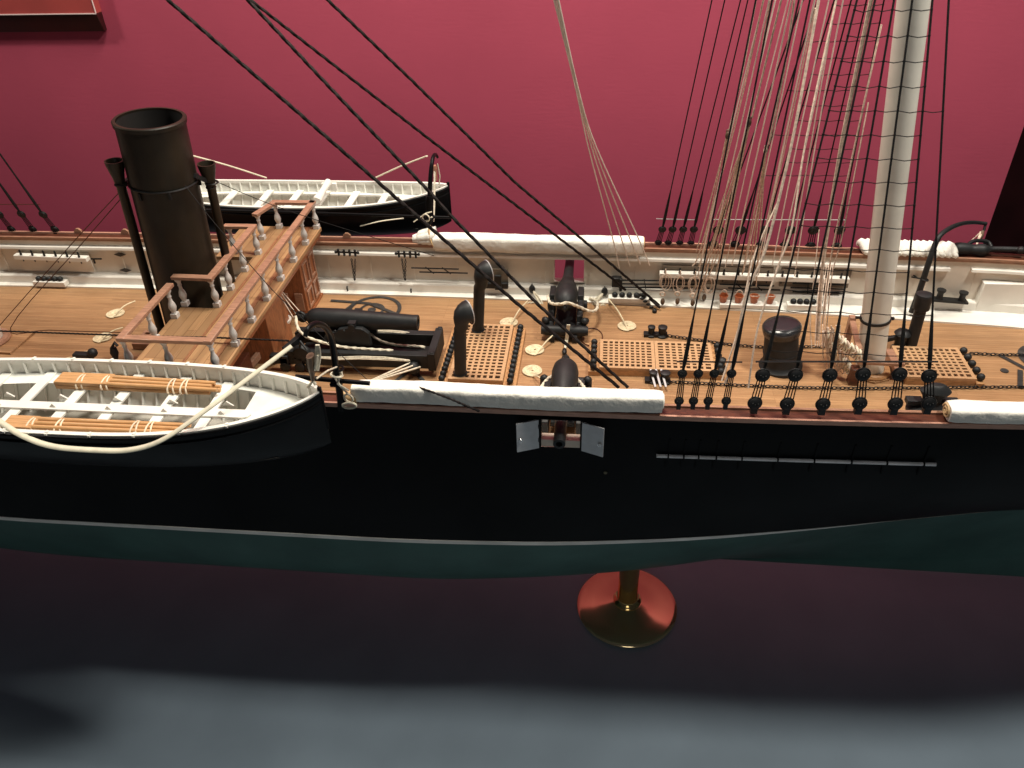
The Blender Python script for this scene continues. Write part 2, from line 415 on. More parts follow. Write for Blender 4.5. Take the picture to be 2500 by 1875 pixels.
# chain plate rod along the near side and rings that hold it
a = PY(1603, 1116, -.985); b = PY(2283, 1130, -.93)
rd = MB(); pts = []
for i in range(18):
    x = a.x + (b.x - a.x) * i / 17; z = a.z + (b.z - a.z) * i / 17
    pts.append(V((x, -hb(x, z) - .012, z)))
rd.tube(pts, .0100, 8)
rod = build('chain_plate_rod', rd, mat('grey_steel_rod', (.85, .85, .85), .4), ship)
for u in (1630, 1668, 1704, 1747, 1810, 1898, 1988, 2080, 2168, 2260):
    q = PY(u, 1117 + (u - 1603) * .02, -.96); x = q.x; z = a.z + (b.z - a.z) * (x - a.x) / (b.x - a.x)
    k = MB(); k.torus((x, -hb(x, z) - .012, z), .012, .0045, (1, 0, 0), 12, 6); k.box((x + .002, -hb(x, z + .05) - .003, z + .06), (.009, .005, .11)); k.box((x - .006, -hb(x, z - .05) - .003, z - .05), (.009, .005, .08))
    build('chain_plate', k, M['hull'], rod)

# knees standing on the far rail
for i, (u, v) in enumerate([(304, 562), (408, 562), (848, 583), (190, 560)]):
    p = PY(u, v, R_(-2) + .03); k = MB()
    prof = [(-.03, 0), (-.028, .02), (-.01, .036), (.01, .036), (.028, .02), (.03, 0)]
    k.prism([(p.x + a, R_(p.x) + .022, ZR + .03 + b) for a, b in prof], (0, .018, 0)); build('rail_knee', k, M['railwood'], ship)

# ---- fittings fixed on the far bulwark (parts of the ship)
def ypin(x): return R_(x) - .10
def rackbar(name, u0, v0, u1, v1, hgt, dep, m, y=.865):
    a = PY(u0, v0, y); b = PY(u1, v1, y)
    k = MB(); k.bar(a, b, dep, hgt); return build(name, k, m, ship, bevel=.003), a, b
pins = MB()
r1, a, b = rackbar('pin_rail', 38, 625, 215, 632, .035, .05, M['white'], .865)
for u, v in ((50, 618), (78, 619), (107, 620), (135, 621), (163, 622), (192, 624)):
    p = PY(u, v, .85); k = MB(); k.lathe(p + V((0, 0, .03)), (0, 0, -1), [(0, .004), (.01, .008), (.03, .006), (.031, .009), (.10, .004)], 8); build('belaying_pin', k, M['iron'], r1)
pl = MB(); pl.bb(PY(55, 650, .9).x, PY(225, 650, .9).x, .905, .918, .10, .26); build('rack_panel', pl, M['bulwark'], ship)
r2, a, b = rackbar('pin_rail', 1610, 669, 2072, 683, .036, .05, M['white'], .85)
for i in range(13):
    u = 1624 + i * 35.8; v = 662 + i * 1.1
    p = PY(u, v, .835); k = MB(); k.lathe(p + V((0, 0, .03)), (0, 0, -1), [(0, .004), (.01, .008), (.03, .006), (.031, .009), (.10, .004)], 8); build('belaying_pin', k, M['iron'], r2)
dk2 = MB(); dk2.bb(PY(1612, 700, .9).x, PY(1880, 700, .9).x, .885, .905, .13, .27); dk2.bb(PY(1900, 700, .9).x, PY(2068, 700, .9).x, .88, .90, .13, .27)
build('rack_shade_boards', dk2, mat('shaded_recess_brown', (.16, .12, .085), .6), ship)  # dark boards; the shade behind the pin rail is in their colour
# hinge groups and chains on the far bulwark
def hinge_group(u0, u1, v):
    k = MB(); a = PY(u0, v, .855); b = PY(u1, v + 2, .855); k.bar(a, b, .008, .012)
    for i in range(4):
        p = a.lerp(b, (i + .5) / 4); k.box(p + V((0, -.004, 0)), (.014, .012, .05)); k.sphere(p + V((0, -.008, .02)), .008, 8, 6); k.sphere(p + V((0, -.008, -.02)), .008, 8, 6)
    for t in (0, 1): k.sphere(a.lerp(b, t), .012, 8, 6)
    build('port_hinge', k, M['iron'], ship)
hinge_group(820, 874, 615); hinge_group(967, 1022, 619)
def links(pts, size, r, m, name, parent=None, label=None, cat=None, ax0=(0, 0, 1), group=None):
    """closed-link chain along a polyline"""
    pts = [V(p) for p in pts]; seg = []
    L = sum((b - a).length for a, b in zip(pts, pts[1:])); n = max(2, int(L / (size * 1.35)))
    k = MB(); d = 0; i = 0
    for j in range(n):
        s = L * (j + .5) / n
        acc = 0
        for a, b in zip(pts, pts[1:]):
            l = (b - a).length
            if acc + l >= s: break
            acc += l
        t = (s - acc) / l; c = a.lerp(b, t); dr = (b - a).normalized()
        up = V((0, 0, 1)) if abs(dr.z) < .9 else V((0, 1, 0))
        side = dr.cross(up).normalized(); nn = side.cross(dr).normalized() if j % 2 == 0 else side
        vs = []; M_, N_ = 12, 5
        w2 = nn.cross(dr)
        for q in range(M_):
            an = 2 * PI * q / M_; rad = dr * math.cos(an) + w2 * math.sin(an)
            cen = c + dr * math.cos(an) * size * .78 + w2 * math.sin(an) * size * .5
            for e in range(N_):
                bb_ = 2 * PI * e / N_; vs.append(cen + rad * math.cos(bb_) * r + nn * math.sin(bb_) * r)
        fs = [(q * N_ + e, ((q + 1) % M_) * N_ + e, ((q + 1) % M_) * N_ + (e + 1) % N_, q * N_ + (e + 1) % N_) for q in range(M_) for e in range(N_)]
        k.add(vs, fs)
    return build(name, k, m, parent, label, cat, group)
for u in (858, 981):
    a = PY(u, 632, .89); b = PY(u + 9, 632, .89); e = PY(u + 8, 684, .86)
    links([a, e.lerp(a, .1) + V((-.002, 0, 0)), e, b], .012, .0028, M['iron'], 'port_chain', ship)
hk = MB()
for u, v in ((850, 706), (1005, 712)):
    p = PY(u, v, .872); hk.tube([p + V((0, -.01, .03)), p + V((0, -.02, .022)), p + V((0, -.016, 0)), p + V((0, -.008, -.03))], .006, 6); 
build('bulwark_hook', hk, M['iron'], ship)
for (x0, y0, x1, y1) in ((1004, 654, 1120, 655), (1024, 664, 1142, 664)):
    pass
def tools(rows, name, label):
    k = MB()
    for x0, y0, x1, y1 in rows: k.tube([PY(x0, y0, .872), PY(x1, y1, .872)], .0055, 6)
    for t in (.3, .65):
        a = PY(rows[0][0], rows[0][1], .877).lerp(PY(rows[0][2], rows[0][3], .877), t); c = PY(rows[-1][0], rows[-1][1], .877).lerp(PY(rows[-1][2], rows[-1][3], .877), t)
        k.bar(a + V((0, 0, .01)), c + V((0, 0, -.01)), .006, .008, (0, 1, 0))
    return build(name, k, M['iron'], None, label, 'gun tools')
tools([(1004, 654, 1120, 657), (1024, 664, 1142, 667)], 'gun_tool_rack', 'two black gun handspikes clipped to the white bulwark just behind the rear ventilator cowl')
tools([(1510, 684, 1720, 686), (1510, 693, 1720, 695), (1510, 701, 1735, 704)], 'gun_tool_rack', 'three long thin black rammers clipped on the bulwark left of the orange buckets')
tools([(1757, 694, 1890, 698), (1778, 703, 1905, 708)], 'gun_tool_rack', 'pair of black rammers clipped on the bulwark above the orange buckets')
tools([(1935, 692, 2060, 696), (1930, 702, 2060, 706), (1935, 712, 2060, 716)], 'gun_tool_rack', 'three black rammers clipped under the right end of the white pin rail')
# diamond deadlights at the left
for u, v in ((292, 622), (306, 660)):
    p = PY(u, v, .912 - .0); k = MB(); k.prism([(p.x - .05, .9185, p.z), (p.x, .9185, p.z + .018), (p.x + .05, .9185, p.z), (p.x, .9185, p.z - .018)], (0, -.006, 0)); build('diamond_plate', k, M['inlay'], ship)
k = MB(); k.bar(PY(222, 632, .88), PY(248, 632, .88), .008, .01); k.bar(PY(228, 632, .88), PY(232, 643, .88), .008, .012); build('bulwark_latch', k, M['iron'], ship)
# black cupboard opening with box next to the far ventilator
k = MB(); a = PY(1172, 697, .885); b = PY(1240, 655, .885); k.bb(a.x, b.x, .868, .875, a.z, b.z); build('locker_door', k, mat('locker_brown_grey', (.20, .165, .12), .6, var=.2, vscale=14), ship)
k = MB(); k.bb(a.x, b.x, .84, .867, a.z, a.z + .045); k.bb(b.x - .095, b.x - .045, .82, .84, a.z + .0, a.z + .12); build('locker_iron', k, M['iron'], ship, bevel=.003)
# iron bits by the big tackle
k = MB(); a = PY(1505, 699, .86); k.box(a + V((0, 0, .04)), (.07, .05, .075)); k.box(a + V((.03, -.03, .03)), (.02, .03, .10)); build('fairlead_block', k, M['iron'], ship, bevel=.005)
# white raised box on the far right bulwark and mooring bitts
k = MB(); a = PY(2385, 745, .8); k.bb(a.x + .0, a.x + 1.0, .80, .86, .017, .235); build('side_locker', k, M['white'], ship, bevel=.006)
k = MB(); a = PY(2345, 738, .80); b = PY(2290, 732, .80)
k.bar(PY(2275, 731, .8) + V((0, 0, .005)), PY(2360, 738, .8) + V((0, 0, .005)), .06, .014)
for q in (PY(2292, 730, .8), PY(2346, 736, .8)): k.lathe(q + V((0, 0, .0)), (0, 0, 1), [(0, .028), (.02, .021), (.05, .02), (.065, .03), (.075, .03)], 14)
build('mooring_bitts', k, M['iron'], None, 'low black double mooring bollards on the white waterway at right', 'bollard')
# deck track inlays
def arc_track(c, R, w, a0, a1, name, extra=None):
    k = MB(); n = 40; rows = [[], []]
    for i in range(n + 1):
        a = a0 + (a1 - a0) * i / n
        for q, rr in ((0, R - w / 2), (1, R + w / 2)): rows[q].append(V((c.x + math.cos(a) * rr, c.y + math.sin(a) * rr, .0045)))
    k.grid(rows)
    return k
def flat_bar(k, a, b, w, z=.0045):
    a = V((a[0], a[1], z)); b = V((b[0], b[1], z)); d = (b - a).normalized(); r = V((-d.y, d.x, 0)) * w / 2
    k.add([a - r, a + r, b + r, b - r], [(0, 1, 2, 3)])
c = PZ(908, 757, 0)
k = arc_track(c, .085, .022, 0, 2 * PI, ''); k2 = arc_track(c + V((.02, -.0, 0)), .185, .028, -.75, PI * 1.12, ''); k.add([p + V((0, 0, .0012)) for p in k2.v], k2.f)
k.lathe((c.x, c.y, .001), (0, 0, 1), [(0, .03), (.005, .03)], 16)
flat_bar(k, PZ(808, 735, 0), PZ(900, 742, 0), .028, .0072); flat_bar(k, PZ(900, 742, 0), PZ(985, 775, 0), .028, .0082); flat_bar(k, PZ(872, 737, 0), PZ(838, 763, 0), .02, .0094)
build('pivot_track', k, M['inlay'], ship)
k = MB(); flat_bar(k, PZ(965, 932, 0), PZ(1000, 905, 0), .026, .0045); flat_bar(k, PZ(1008, 905, 0), PZ(1035, 932, 0), .026, .0056); build('pivot_track', k, M['inlay'], ship)
c = PZ(2560, 878, 0); k = arc_track(c, .16, .036, 0, 2 * PI, ''); flat_bar(k, PZ(2440, 868, 0), PZ(2510, 905, 0), .03, .0058); flat_bar(k, PZ(2490, 905, 0), PZ(2490, 950, 0), .03, .007)
build('pivot_track', k, M['inlay'], ship)
k = MB(); p = PZ(2452, 906, 0); k.lathe((p.x, p.y, .001), (0, 0, 1), [(0, .024), (.005, .024)], 16); build('deck_plate', k, M['inlay'], ship)
# mast partner board at the left
k = MB(); q = [PZ(-40, 862, 0), PZ(26, 866, 0), PZ(86, 814, 0), PZ(60, 806, 0), PZ(-60, 800, 0)]
k.prism([(p.x, p.y, .001) for p in q], (0, 0, .016)); build('mast_partner', k, M['deck'], ship, bevel=.002)
# deck grating seen under the bridge
k = MB(); a = PZ(333, 850, 0)
for i in range(4): k.bb(a.x, a.x + .22, a.y - .005 + i * .045, a.y + .012 + i * .045, .03, .05)
for i in range(4): k.bb(a.x + i * .06, a.x + .02 + i * .06, a.y - .005, a.y + .16, .029, .049)
k.bb(a.x - .01, a.x + .2, a.y - .02, a.y - .006, .0, .05)
build('small_deck_grating', k, M['railwood'], None, 'small wooden grating on deck peeping out under the left edge of the bridge', 'hatch grating')
# ------------------------------------------------------------ funnel and steam pipes
ft = PY(364, 288, 0); f2 = PY(438, 600, 0); ax = (ft - f2).normalized(); fb = ft - ax * (ft.z / ax.z); FL = (ft - fb).length
fun = thing('funnel', fb, 'tall black cylindrical funnel rising behind the wooden bridge', 'funnel')
k = MB(); k.lathe(fb, ax, [(0, .21), (.02, .21), (.03, .199), (FL - .03, .192), (FL - .028, .200), (FL - .006, .202), (FL, .196), (FL, .180), (FL - .35, .180)], 56)
build('stack', k, M['funnel'], fun)
k = MB(); k.lathe(fb, ax, [(FL - .36, .178), (FL - .34, .178)], 40); k.lathe(fb, ax, [(FL - .33, .1785), (FL - .012, .1785)], 40); k.f = [f for f in k.f if len(f) < 10 or f[0] < 100]
build('inner_flue', k, M['fun_in'], fun)
bc = fb + ax * (FL - .37)
k = MB(); k.torus(bc, .199, .006, ax, 56, 6); 
band = build('band', k, M['iron'], fun)
for a in (-1.9, -1.0, .3, 2.2):
    k = MB(); k.box(bc + V((math.cos(a) * .198, math.sin(a) * .198, -.03)), (.014, .014, .045)); build('stay_lug', k, M['iron'], fun)
def pipe(p0, p1, label):
    a = V(p0); b = V(p1); d = (b - a).normalized(); L = (b - a).length
    t = thing('steam_pipe', a, label, 'steam pipe', 'steam pipes beside the funnel')
    k = MB(); k.lathe(a, d, [(0, .028), (L - .16, .027), (L - .15, .032), (L - .14, .028)], 20); build('pipe', k, M['funnel'], t)
    k = MB(); k.lathe(a, d, [(L - .14, .029), (L - .10, .034), (L - .02, .052), (L, .054), (L, .045), (L - .05, .034)], 20); build('flared_mouth', k, M['funnel'], t)
    return t
q = PY(278, 392, -.1); pipe((-2.89, -.1, .0), q, 'thin black steam pipe with flared top standing left of the funnel')
br = MB(); br2 = MB(); br.bar(q + V((.01, 0, -.15)), bc + V((-.2, 0, .02)), .02, .025); q2 = PY(503, 399, .1)
br2.bar(q2 + V((.0, 0, -.12)), bc + V((.2, 0, .03)), .02, .025); br2.torus(q2 + V((.004, 0, -.12)), .037, .005, (0, 0, 1), 18, 5); br.torus(q + V((-.0, 0, -.14)), .038, .005, (0, 0, 1), 18, 5)
build('pipe_bracket', br, M['iron'], fun); build('pipe_bracket', br2, M['iron'], fun)
pipe((-2.43, .1, .0), q2, 'thin black steam pipe with flared top standing right of the funnel')

# ------------------------------------------------------------ bridge
ZB = .50; ZRAIL = .70
bt = thing('bridge', (-2.25, 0, 0), 'wooden cross-deck bridge with brown handrails and white turned balusters', 'ship bridge')
XR = -2.05; XL = -2.39; XW = -2.60; YN = -.93; YF = .945
def slab(x0, x1, y0, y1, z0, z1): k = MB(); k.bb(x0, x1, y0, y1, z0, z1); return k
k = slab(XL, XR, YN, YF, ZB - .028, ZB)
build('walkway', k, M['bridge'], bt, bevel=.003)
k = MB(); k.bb(XW, XL - .0015, YN, -.24, ZB - .028, ZB); build('wing', k, M['bridge'], bt, bevel=.003)
k = MB(); k.bb(XW - .06, XL - .0015, .45, YF, ZB - .028, ZB); build('wing', k, M['bridge'], bt, bevel=.003)
k = MB(); k.bb(XR - .105, XR - .075, YN + .01, YF - .01, ZB + .0005, ZB + .004); k.bb(XR - .27, XR - .25, YN + .01, YF - .01, ZB + .0005, ZB + .003); build('plank_strip', k, mat('worn_dark_plank', (.27, .12, .055), .45, var=.25, stretch=(30, 3, 10)), bt)
k = MB()
for x in (XR - .02, XL + .03): k.bb(x - .012, x + .012, YN + .02, YF - .02, ZB - .06, ZB - .029)
k.bb(XW + .01, XW + .03, YN + .02, -.25, ZB - .06, ZB - .029)
for y in (-.7, -.3, .1, .5, .85): k.bb(XL + .045, XR - .035, y - .012, y + .012, ZB - .058, ZB - .029)
build('edge_beam', k, M['cabin'], bt, bevel=.002)
def rail_at(pts, closed=False):
    P = [V((x, y, ZRAIL)) for x, y in pts]
    for i_, (a, b) in enumerate(zip(P, P[1:])):
        k = MB(); d = (b - a).normalized(); o_ = V((0, 0, -.0025 * (i_ % 2))); k.bar(a - d * .022 + o_, b + d * .022 + o_, .046, .022); r = build('handrail', k, M['railwood'], bt, bevel=.003)
prof = [(0, .018), (.028, .018), (.0281, .014), (.036, .012), (.05, .018), (.072, .024), (.095, .020), (.115, .012), (.135, .010), (.145, .014), (.153, .011), (.165, .013), (.18, .022), (.19, .022)]
bal_me = None
def baluster(x, y):
    global bal_me
    if bal_me is None:
        k = MB(); k.lathe((x, y, ZB), (0, 0, 1), prof[2:], 14); k.bb(x - .020, x + .020, y - .020, y + .020, ZB, ZB + .030)
        k.bb(x - .015, x + .015, y - .015, y + .015, ZRAIL - .022, ZRAIL - .01)
        o = build('baluster', k, M['baluster'], bt, bevel=0); o.location = (0, 0, 0); bal_me = (o, x, y); return
    o = bal_me[0].copy(); COL.objects.link(o); o.parent = bt; o.location = (x - bal_me[1], y - bal_me[2], 0)
M['baluster'] = mat('pale_turned_baluster', (.62, .60, .57), .42, var=.12, vscale=30)
e = .025
R1 = [(XR - e, YF - e), (XR - e, YN + e), (XW + e, YN + e), (XW + e, -.33)]
R2 = [(XW + e - .01, -.24 - e + .05), (XL + e, -.24 + .02), (XL + e, .45 + .06), (XL - .16, .45 + .06)]
R3 = [(XR - e, YF - e), (XL + .02, YF - e), (XW + .0, YF - e - .0)]
rail_at(R1); rail_at(R2)
rail_at([(XR - e, YF - e), (XL + .03, YF - e), (XL - .03, .72)])
for i in range(8): baluster(XR - e, YF - e - (YF - YN - 2 * e) * i / 7)
for x in (XW + e, XL + .05): baluster(x, YN + e)
for p in ((XW + e, -.36), (XW + e, -.62), (XW + e + .0, -.215), (XL + e, -.215), (XL + e, .0), (XL + e, .25), (XL + e, .50), (XL - .15, .51), (XL + .03, YF - e), (XL - .03, .73)): baluster(*p)

# cabins under the bridge
def cabin(x0, x1, y0, y1, h, label, name='deck_cabin'):
    t = thing(name, ((x0 + x1) / 2, (y0 + y1) / 2, 0), label, 'cabin')
    k = MB(); k.bb(x0, x1, y0, y1, 0, h); build('wall', k, M['cabin'], t, bevel=.004)
    k = MB(); k.bb(x0 - .01, x1 + .01, y0 - .01, y1 + .01, 0, .02); build('plinth', k, M['cabin'], t)
    for yy in ((y0 + (y1 - y0) * .27), (y0 + (y1 - y0) * .73)):
        for z0, z1 in ((.05, .19), (.22, h - .04)):
            w = (y1 - y0) * .17; k = MB()
            for a in ((-w, -w + .014), (w - .014, w)): k.bb(x1 + .0005, x1 + .010, yy + a[0], yy + a[1], z0, z1)
            k.bb(x1 + .0005, x1 + .009, yy - w + .014, yy + w - .014, z0, z0 + .014); k.bb(x1 + .0005, x1 + .009, yy - w + .014, yy + w - .014, z1 - .014, z1)
            build('door_panel', k, M['railwood'], t)
    for s_, yy in ((1, y0 - .0005),):
        for x in (x0 + .05, x1 - .05):
            k = MB(); k.bb(x - .03, x + .03, yy - .009, yy, .05, .19); build('side_panel', k, M['railwood'], t, bevel=.002)
    return t
cabin(-2.30, -2.09, .50, .80, .44, 'reddish wooden cabin with panelled door under the far end of the bridge')
k = MB(); k.bb(-2.34, -2.12, -.12, .22, 0, .42); build('support_box', k, M['cabin'], None, 'brown wooden support box under the middle of the bridge beside the pivot gun', 'deck box', bevel=.004)
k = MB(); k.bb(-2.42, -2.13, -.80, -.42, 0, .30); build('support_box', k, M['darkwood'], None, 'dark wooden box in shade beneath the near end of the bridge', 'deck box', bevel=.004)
k = MB(); k.lathe((-2.24, .33, .0), (0, 0, 1), [(0, .055), (.03, .07), (.10, .072), (.16, .058)], 24)
build('water_cask', k, M['cabin'], None, 'small brown barrel in the shade under the bridge', 'barrel')
k = MB(); k.bar(PZ(600, 905, .05), PZ(690, 796, .10), .03, .05); build('wooden_ramp_beam', k, M['railwood'], None, 'slanting reddish wooden beam on deck left of the pivot gun slide', 'beam', bevel=.003)
k = MB(); q = PZ(700, 775, .2); k.lathe(q + V((-.06, .06, -.2)), (0, 0, 1), [(0, .03), (.10, .035), (.14, .06), (.15, .06)], 20); build('white_stand', k, M['white'], None, 'small white pedestal stand half hidden behind the breech of the pivot gun', 'stand')

# ------------------------------------------------------------ guns
def barrel(o, d, prof, seg=36): k = MB(); k.lathe(o, d, prof, seg); return k
# pivot gun
mz = PY(1021, 788, .0); bz = PY(752, 774, .0); d = (mz - bz).normalized(); L = (mz - bz).length
pg = thing('pivot_gun', (-1.5, 0, 0), 'large black pivot cannon on a black slide carriage, muzzle pointing right', 'cannon')
k = barrel(bz, d, [(-.06, .012), (-.055, .026), (-.03, .03), (-.02, .022), (0, .03), (.01, .045), (.03, .058), (.07, .066), (.22, .068), (.34, .064), (L - .03, .050), (L - .01, .052), (L, .050), (L, .026), (L - .2, .024)], 40)
build('barrel', k, M['gun'], pg)
k = MB(); c = bz - d * .045; k.torus(c, .034, .009, (.3, 1, 0), 18, 8); build('breeching_ring', k, M['gun'], pg)
zt = .125
for s in (-1, 1):
    k = MB(); a = V((-2.02, s * .125 - .03, zt - .025)); b = V((-1.03, s * .125 - .03, zt - .025))
    k.bar(a, b, .055, .10); build('slide_rail', k, M['gun'], pg, bevel=.003)
k = MB(); k.bb(-1.07, -1.02, -.19, .13, .04, .17); k.box((-1.04, .125, .15), (.03, .03, .05)); k.box((-1.04, -.165, .15), (.03, .03, .05)); build('front_transom', k, M['gun'], pg, bevel=.004)
k = MB(); k.bar((-2.03, -.15, .13), (-1.92, .13, .15), .035, .05); k.bb(-2.12, -2.0, -.2, -.15, .06, .12); build('rear_transom', k, M['gun'], pg, bevel=.003)
k = MB(); k.bb(-1.95, -1.1, -.07, .03, .07, .085); build('slide_bed', k, M['iron'], pg)
for s in (-1, 1):
    k = MB(); y = s * .075 - .005; x0 = -1.80
    pr = [(x0, .155), (x0 + .05, .24), (x0 + .12, .25), (x0 + .14, .275), (x0 + .22, .29), (x0 + .30, .285), (x0 + .34, .25), (x0 + .345, .155)]
    k.prism([(a, y - .017, b) for a, b in pr], (0, .034, 0)); ch = build('carriage_cheek', k, M['gun'], pg, bevel=.004)
    k = MB(); k.lathe((x0 + .235, y - .03 * 1, .30), (0, 1, 0), [(0, .022), (.06, .022)], 14); k.box((x0 + .235, y, .322), (.05, .045, .012))
    for j in range(5): k.sphere((x0 + .06 + j * .06, y - s * -.018 if False else y + (-.02), .262 + .004 * j), .009, 8, 6)
    build('trunnion_cap', k, M['gun'], pg)
for x in (-2.03, -1.93, -1.86, -1.16):
    for y in (-.19, .12):
        k = MB(); k.lathe((x, y - .015, .035), (0, 1, 0), [(0, .02), (.004, .034), (.026, .034), (.03, .02)], 18); k.box((x, y, .08), (.05, .02, .05)); build('wheel', k, M['gun'], pg, bevel=.002)
k = MB(); k.lathe((-1.90, -.20, .14), (0, 1, 0), [(0, .05), (.012, .06), (.03, .06), (.034, .02)], 22); k.tube([(-1.9, -.19, .2), (-1.88, -.21, .25), (-1.84, -.23, .20)], .008, 6); build('running_gear', k, M['gun'], pg)
k = MB(); k.sphere(PZ(1010, 898, .07), .042, 14, 8); build('pivot_bolt', k, M['gun'], pg)
# breeching rope of the pivot gun and tackles
def ropeobj(pts, r, m, name, label, cat, group=None, lobes=3, sub=6, seg=9):
    P = [V(p) for p in pts]; out = []
    for i in range(len(P) - 1):
        p0 = P[max(0, i - 1)]; p1 = P[i]; p2 = P[i + 1]; p3 = P[min(len(P) - 1, i + 2)]
        nn = sub if len(P) > 2 else max(2, sub)
        if lobes: nn = max(nn, int((p2 - p1).length / (r * 1.2)))
        for j in range(nn):
            t = j / nn
            out.append(.5 * ((2 * p1) + (-p0 + p2) * t + (2 * p0 - 5 * p1 + 4 * p2 - p3) * t * t + (-p0 + 3 * p1 - 3 * p2 + p3) * t ** 3))
    out.append(P[-1]); k = MB(); k.tube(out, r, seg, lobes=lobes)
    return build(name, k, m, None, label, cat, group)
ropeobj([PY(722, 772, -.02), PY(727, 800, -.09), PY(745, 820, -.12), PY(775, 832, -.13), PY(830, 846, -.13), PY(890, 852, -.13), PY(960, 856, -.13)], .0095, M['rope'], 'breeching_rope', 'thick white twisted rope looped round the breech and side of the pivot gun', 'rope')
ropeobj([PY(896, 808, .06), PY(925, 830, .04), PY(965, 842, .02), PY(1015, 845, .0), PY(1038, 848, 0)], .0085, M['rope'], 'breeching_rope', 'curved cream rope lying inside the front of the pivot gun slide', 'rope')
def bundle(pts0, n, spread, r, name, label, cat='rope'):
    k = MB()
    for i in range(n):
        o = V((random.uniform(-1, 1) * spread, random.uniform(-1, 1) * spread, random.uniform(-.6, .6) * spread))
        pp = [V(p) + o * (1 if 0 < j < len(pts0) - 1 else .3) for j, p in enumerate(pts0)]
        k.tube(pp, r, 6)
    return build(name, k, M['rope'], None, label, cat)
bundle([PY(893, 806, .09), PY(950, 809, .09), PY(985, 812, .09), PY(1040, 820, .09)], 6, .012, .004, 'gun_tackle', 'untwisted cream tackle falls along the back rail of the pivot gun slide')
bundle([PY(775, 872, -.2), PY(830, 874, -.2), PY(880, 872, -.2), PY(940, 874, -.2), PY(1000, 880, -.2)], 6, .014, .004, 'gun_tackle', 'long bundle of cream cords along the near side of the pivot gun slide')
for i in range(3): ropeobj([PZ(903, 930 + i * 2, .2), PZ(1010 + i * 8, 882 + i * 7, .09)], .0055, M['rope'], 'training_tackle', f'{ORD[i]} of three parallel cream cords slanting from the near rail to the pivot gun front', 'rope', lobes=0)
for i in range(3): ropeobj([PY(672 + i * 7, 703 + i * 3, .2), PY(716 + i * 9, 775 - i * 6, .1)], .0035, M['tan'], 'tackle_line', f'{ORD[i]} of three thin pale lines from under the bridge to the pivot gun breech', 'rope', lobes=0)

# broadside guns (shell guns on low black carriages)
def broadside(x, s, label):
    f = -s
    t = thing('broadside_gun', (x, s * .55, 0), label, 'cannon', 'bottle shaped broadside guns')
    z = .245; o = V((x, s * .36, z)); dd = V((0, s, -.05)).normalized()
    k = barrel(o, dd, [(-.075, .006), (-.07, .02), (-.05, .022), (-.045, .016), (-.03, .022), (-.02, .035), (0, .055), (.03, .072), (.08, .08), (.16, .08), (.24, .068), (.33, .048), (.42, .037), (.60, .033), (.70, .033), (.70, .018), (.6, .017)], 36)
    build('barrel', k, M['gun'], t)
    k = MB(); k.torus(o - dd * .065, .02, .007, (1, 0, 0), 14, 6); build('breeching_jaws', k, M['gun'], t)
    for q in (-1, 1):
        k = MB(); xx = x + q * .098
        pr = [(.30, .055), (.30, .10), (.36, .10), (.37, .145), (.43, .145), (.44, .19), (.50, .19), (.51, .225), (.64, .225), (.66, .17), (.78, .13), (.78, .055)]
        k.prism([(xx - .02, s * a, b) for a, b in pr], (.04, 0, 0)); build('carriage_cheek', k, M['gun'], t, bevel=.004)
        for yy in (.38, .70):
            k = MB(); k.lathe((xx + q * .03 - .016, s * yy, .038), (1, 0, 0), [(0, .022), (.004, .036), (.028, .036), (.032, .02)], 18); build('truck_wheel', k, M['gun'], t)
        k = MB(); k.sphere((xx + q * .035, s * .34, .12), .028, 10, 6); k.sphere((xx + q * .045, s * .40, .09), .022, 10, 6); k.torus((xx + q * .03, s * .36, .06), .02, .006, (0, 1, 0), 12, 5); build('iron_fitting', k, M['gun'], t)
    k = MB(); k.bb(x - .12, x + .12, s * .27, s * .33, .05, .09); k.bb(x - .07, x + .07, s * .34, s * .72, .055, .085); k.box((x - .08, s * .26, .03), (.03, .03, .05)); k.box((x + .07, s * .26, .03), (.035, .03, .05)); build('carriage_bed', k, M['gun'], t, bevel=.003)
    k = MB(); k.lathe((x - .16, s * .3, .07), (1, 0, 0), [(0, .03), (.03, .036), (.29, .036), (.32, .03)], 14); build('roller', k, M['gun'], t)
    return t
GX = -.215
broadside(GX, 1, 'black bottle shaped cannon at the far gun port, breech facing the deck')
broadside(GX + .04, -1, 'black bottle shaped cannon at the near port, breech showing above the white hammock roll')
ropeobj([PY(1338, 722, .55), PY(1341, 736, .45), PY(1352, 742, .36), PY(1372, 742, .30), PY(1385, 739, .29), PY(1400, 744, .31), PY(1420, 752, .38), PY(1440, 760, .42), PY(1455, 757, .5), PY(1459, 742, .6), PY(1452, 733, .75), PY(1440, 728, .83)], .010, M['rope'], 'breeching_rope', 'white twisted rope curling from the far cannon breech to the bulwark at right', 'rope')
ropeobj([PY(1357, 913, -.32), PY(1338, 925, -.42), PY(1322, 945, -.58), PY(1312, 960, -.75)], .010, M['rope'], 'breeching_rope', 'white rope curving left from the near cannon down behind the hammock roll', 'rope')
ropeobj([PY(1392, 913, -.32), PY(1410, 927, -.42), PY(1425, 945, -.58), PY(1435, 960, -.75)], .010, M['rope'], 'breeching_rope', 'white twisted rope curving right from the near cannon down behind the hammock roll', 'rope')
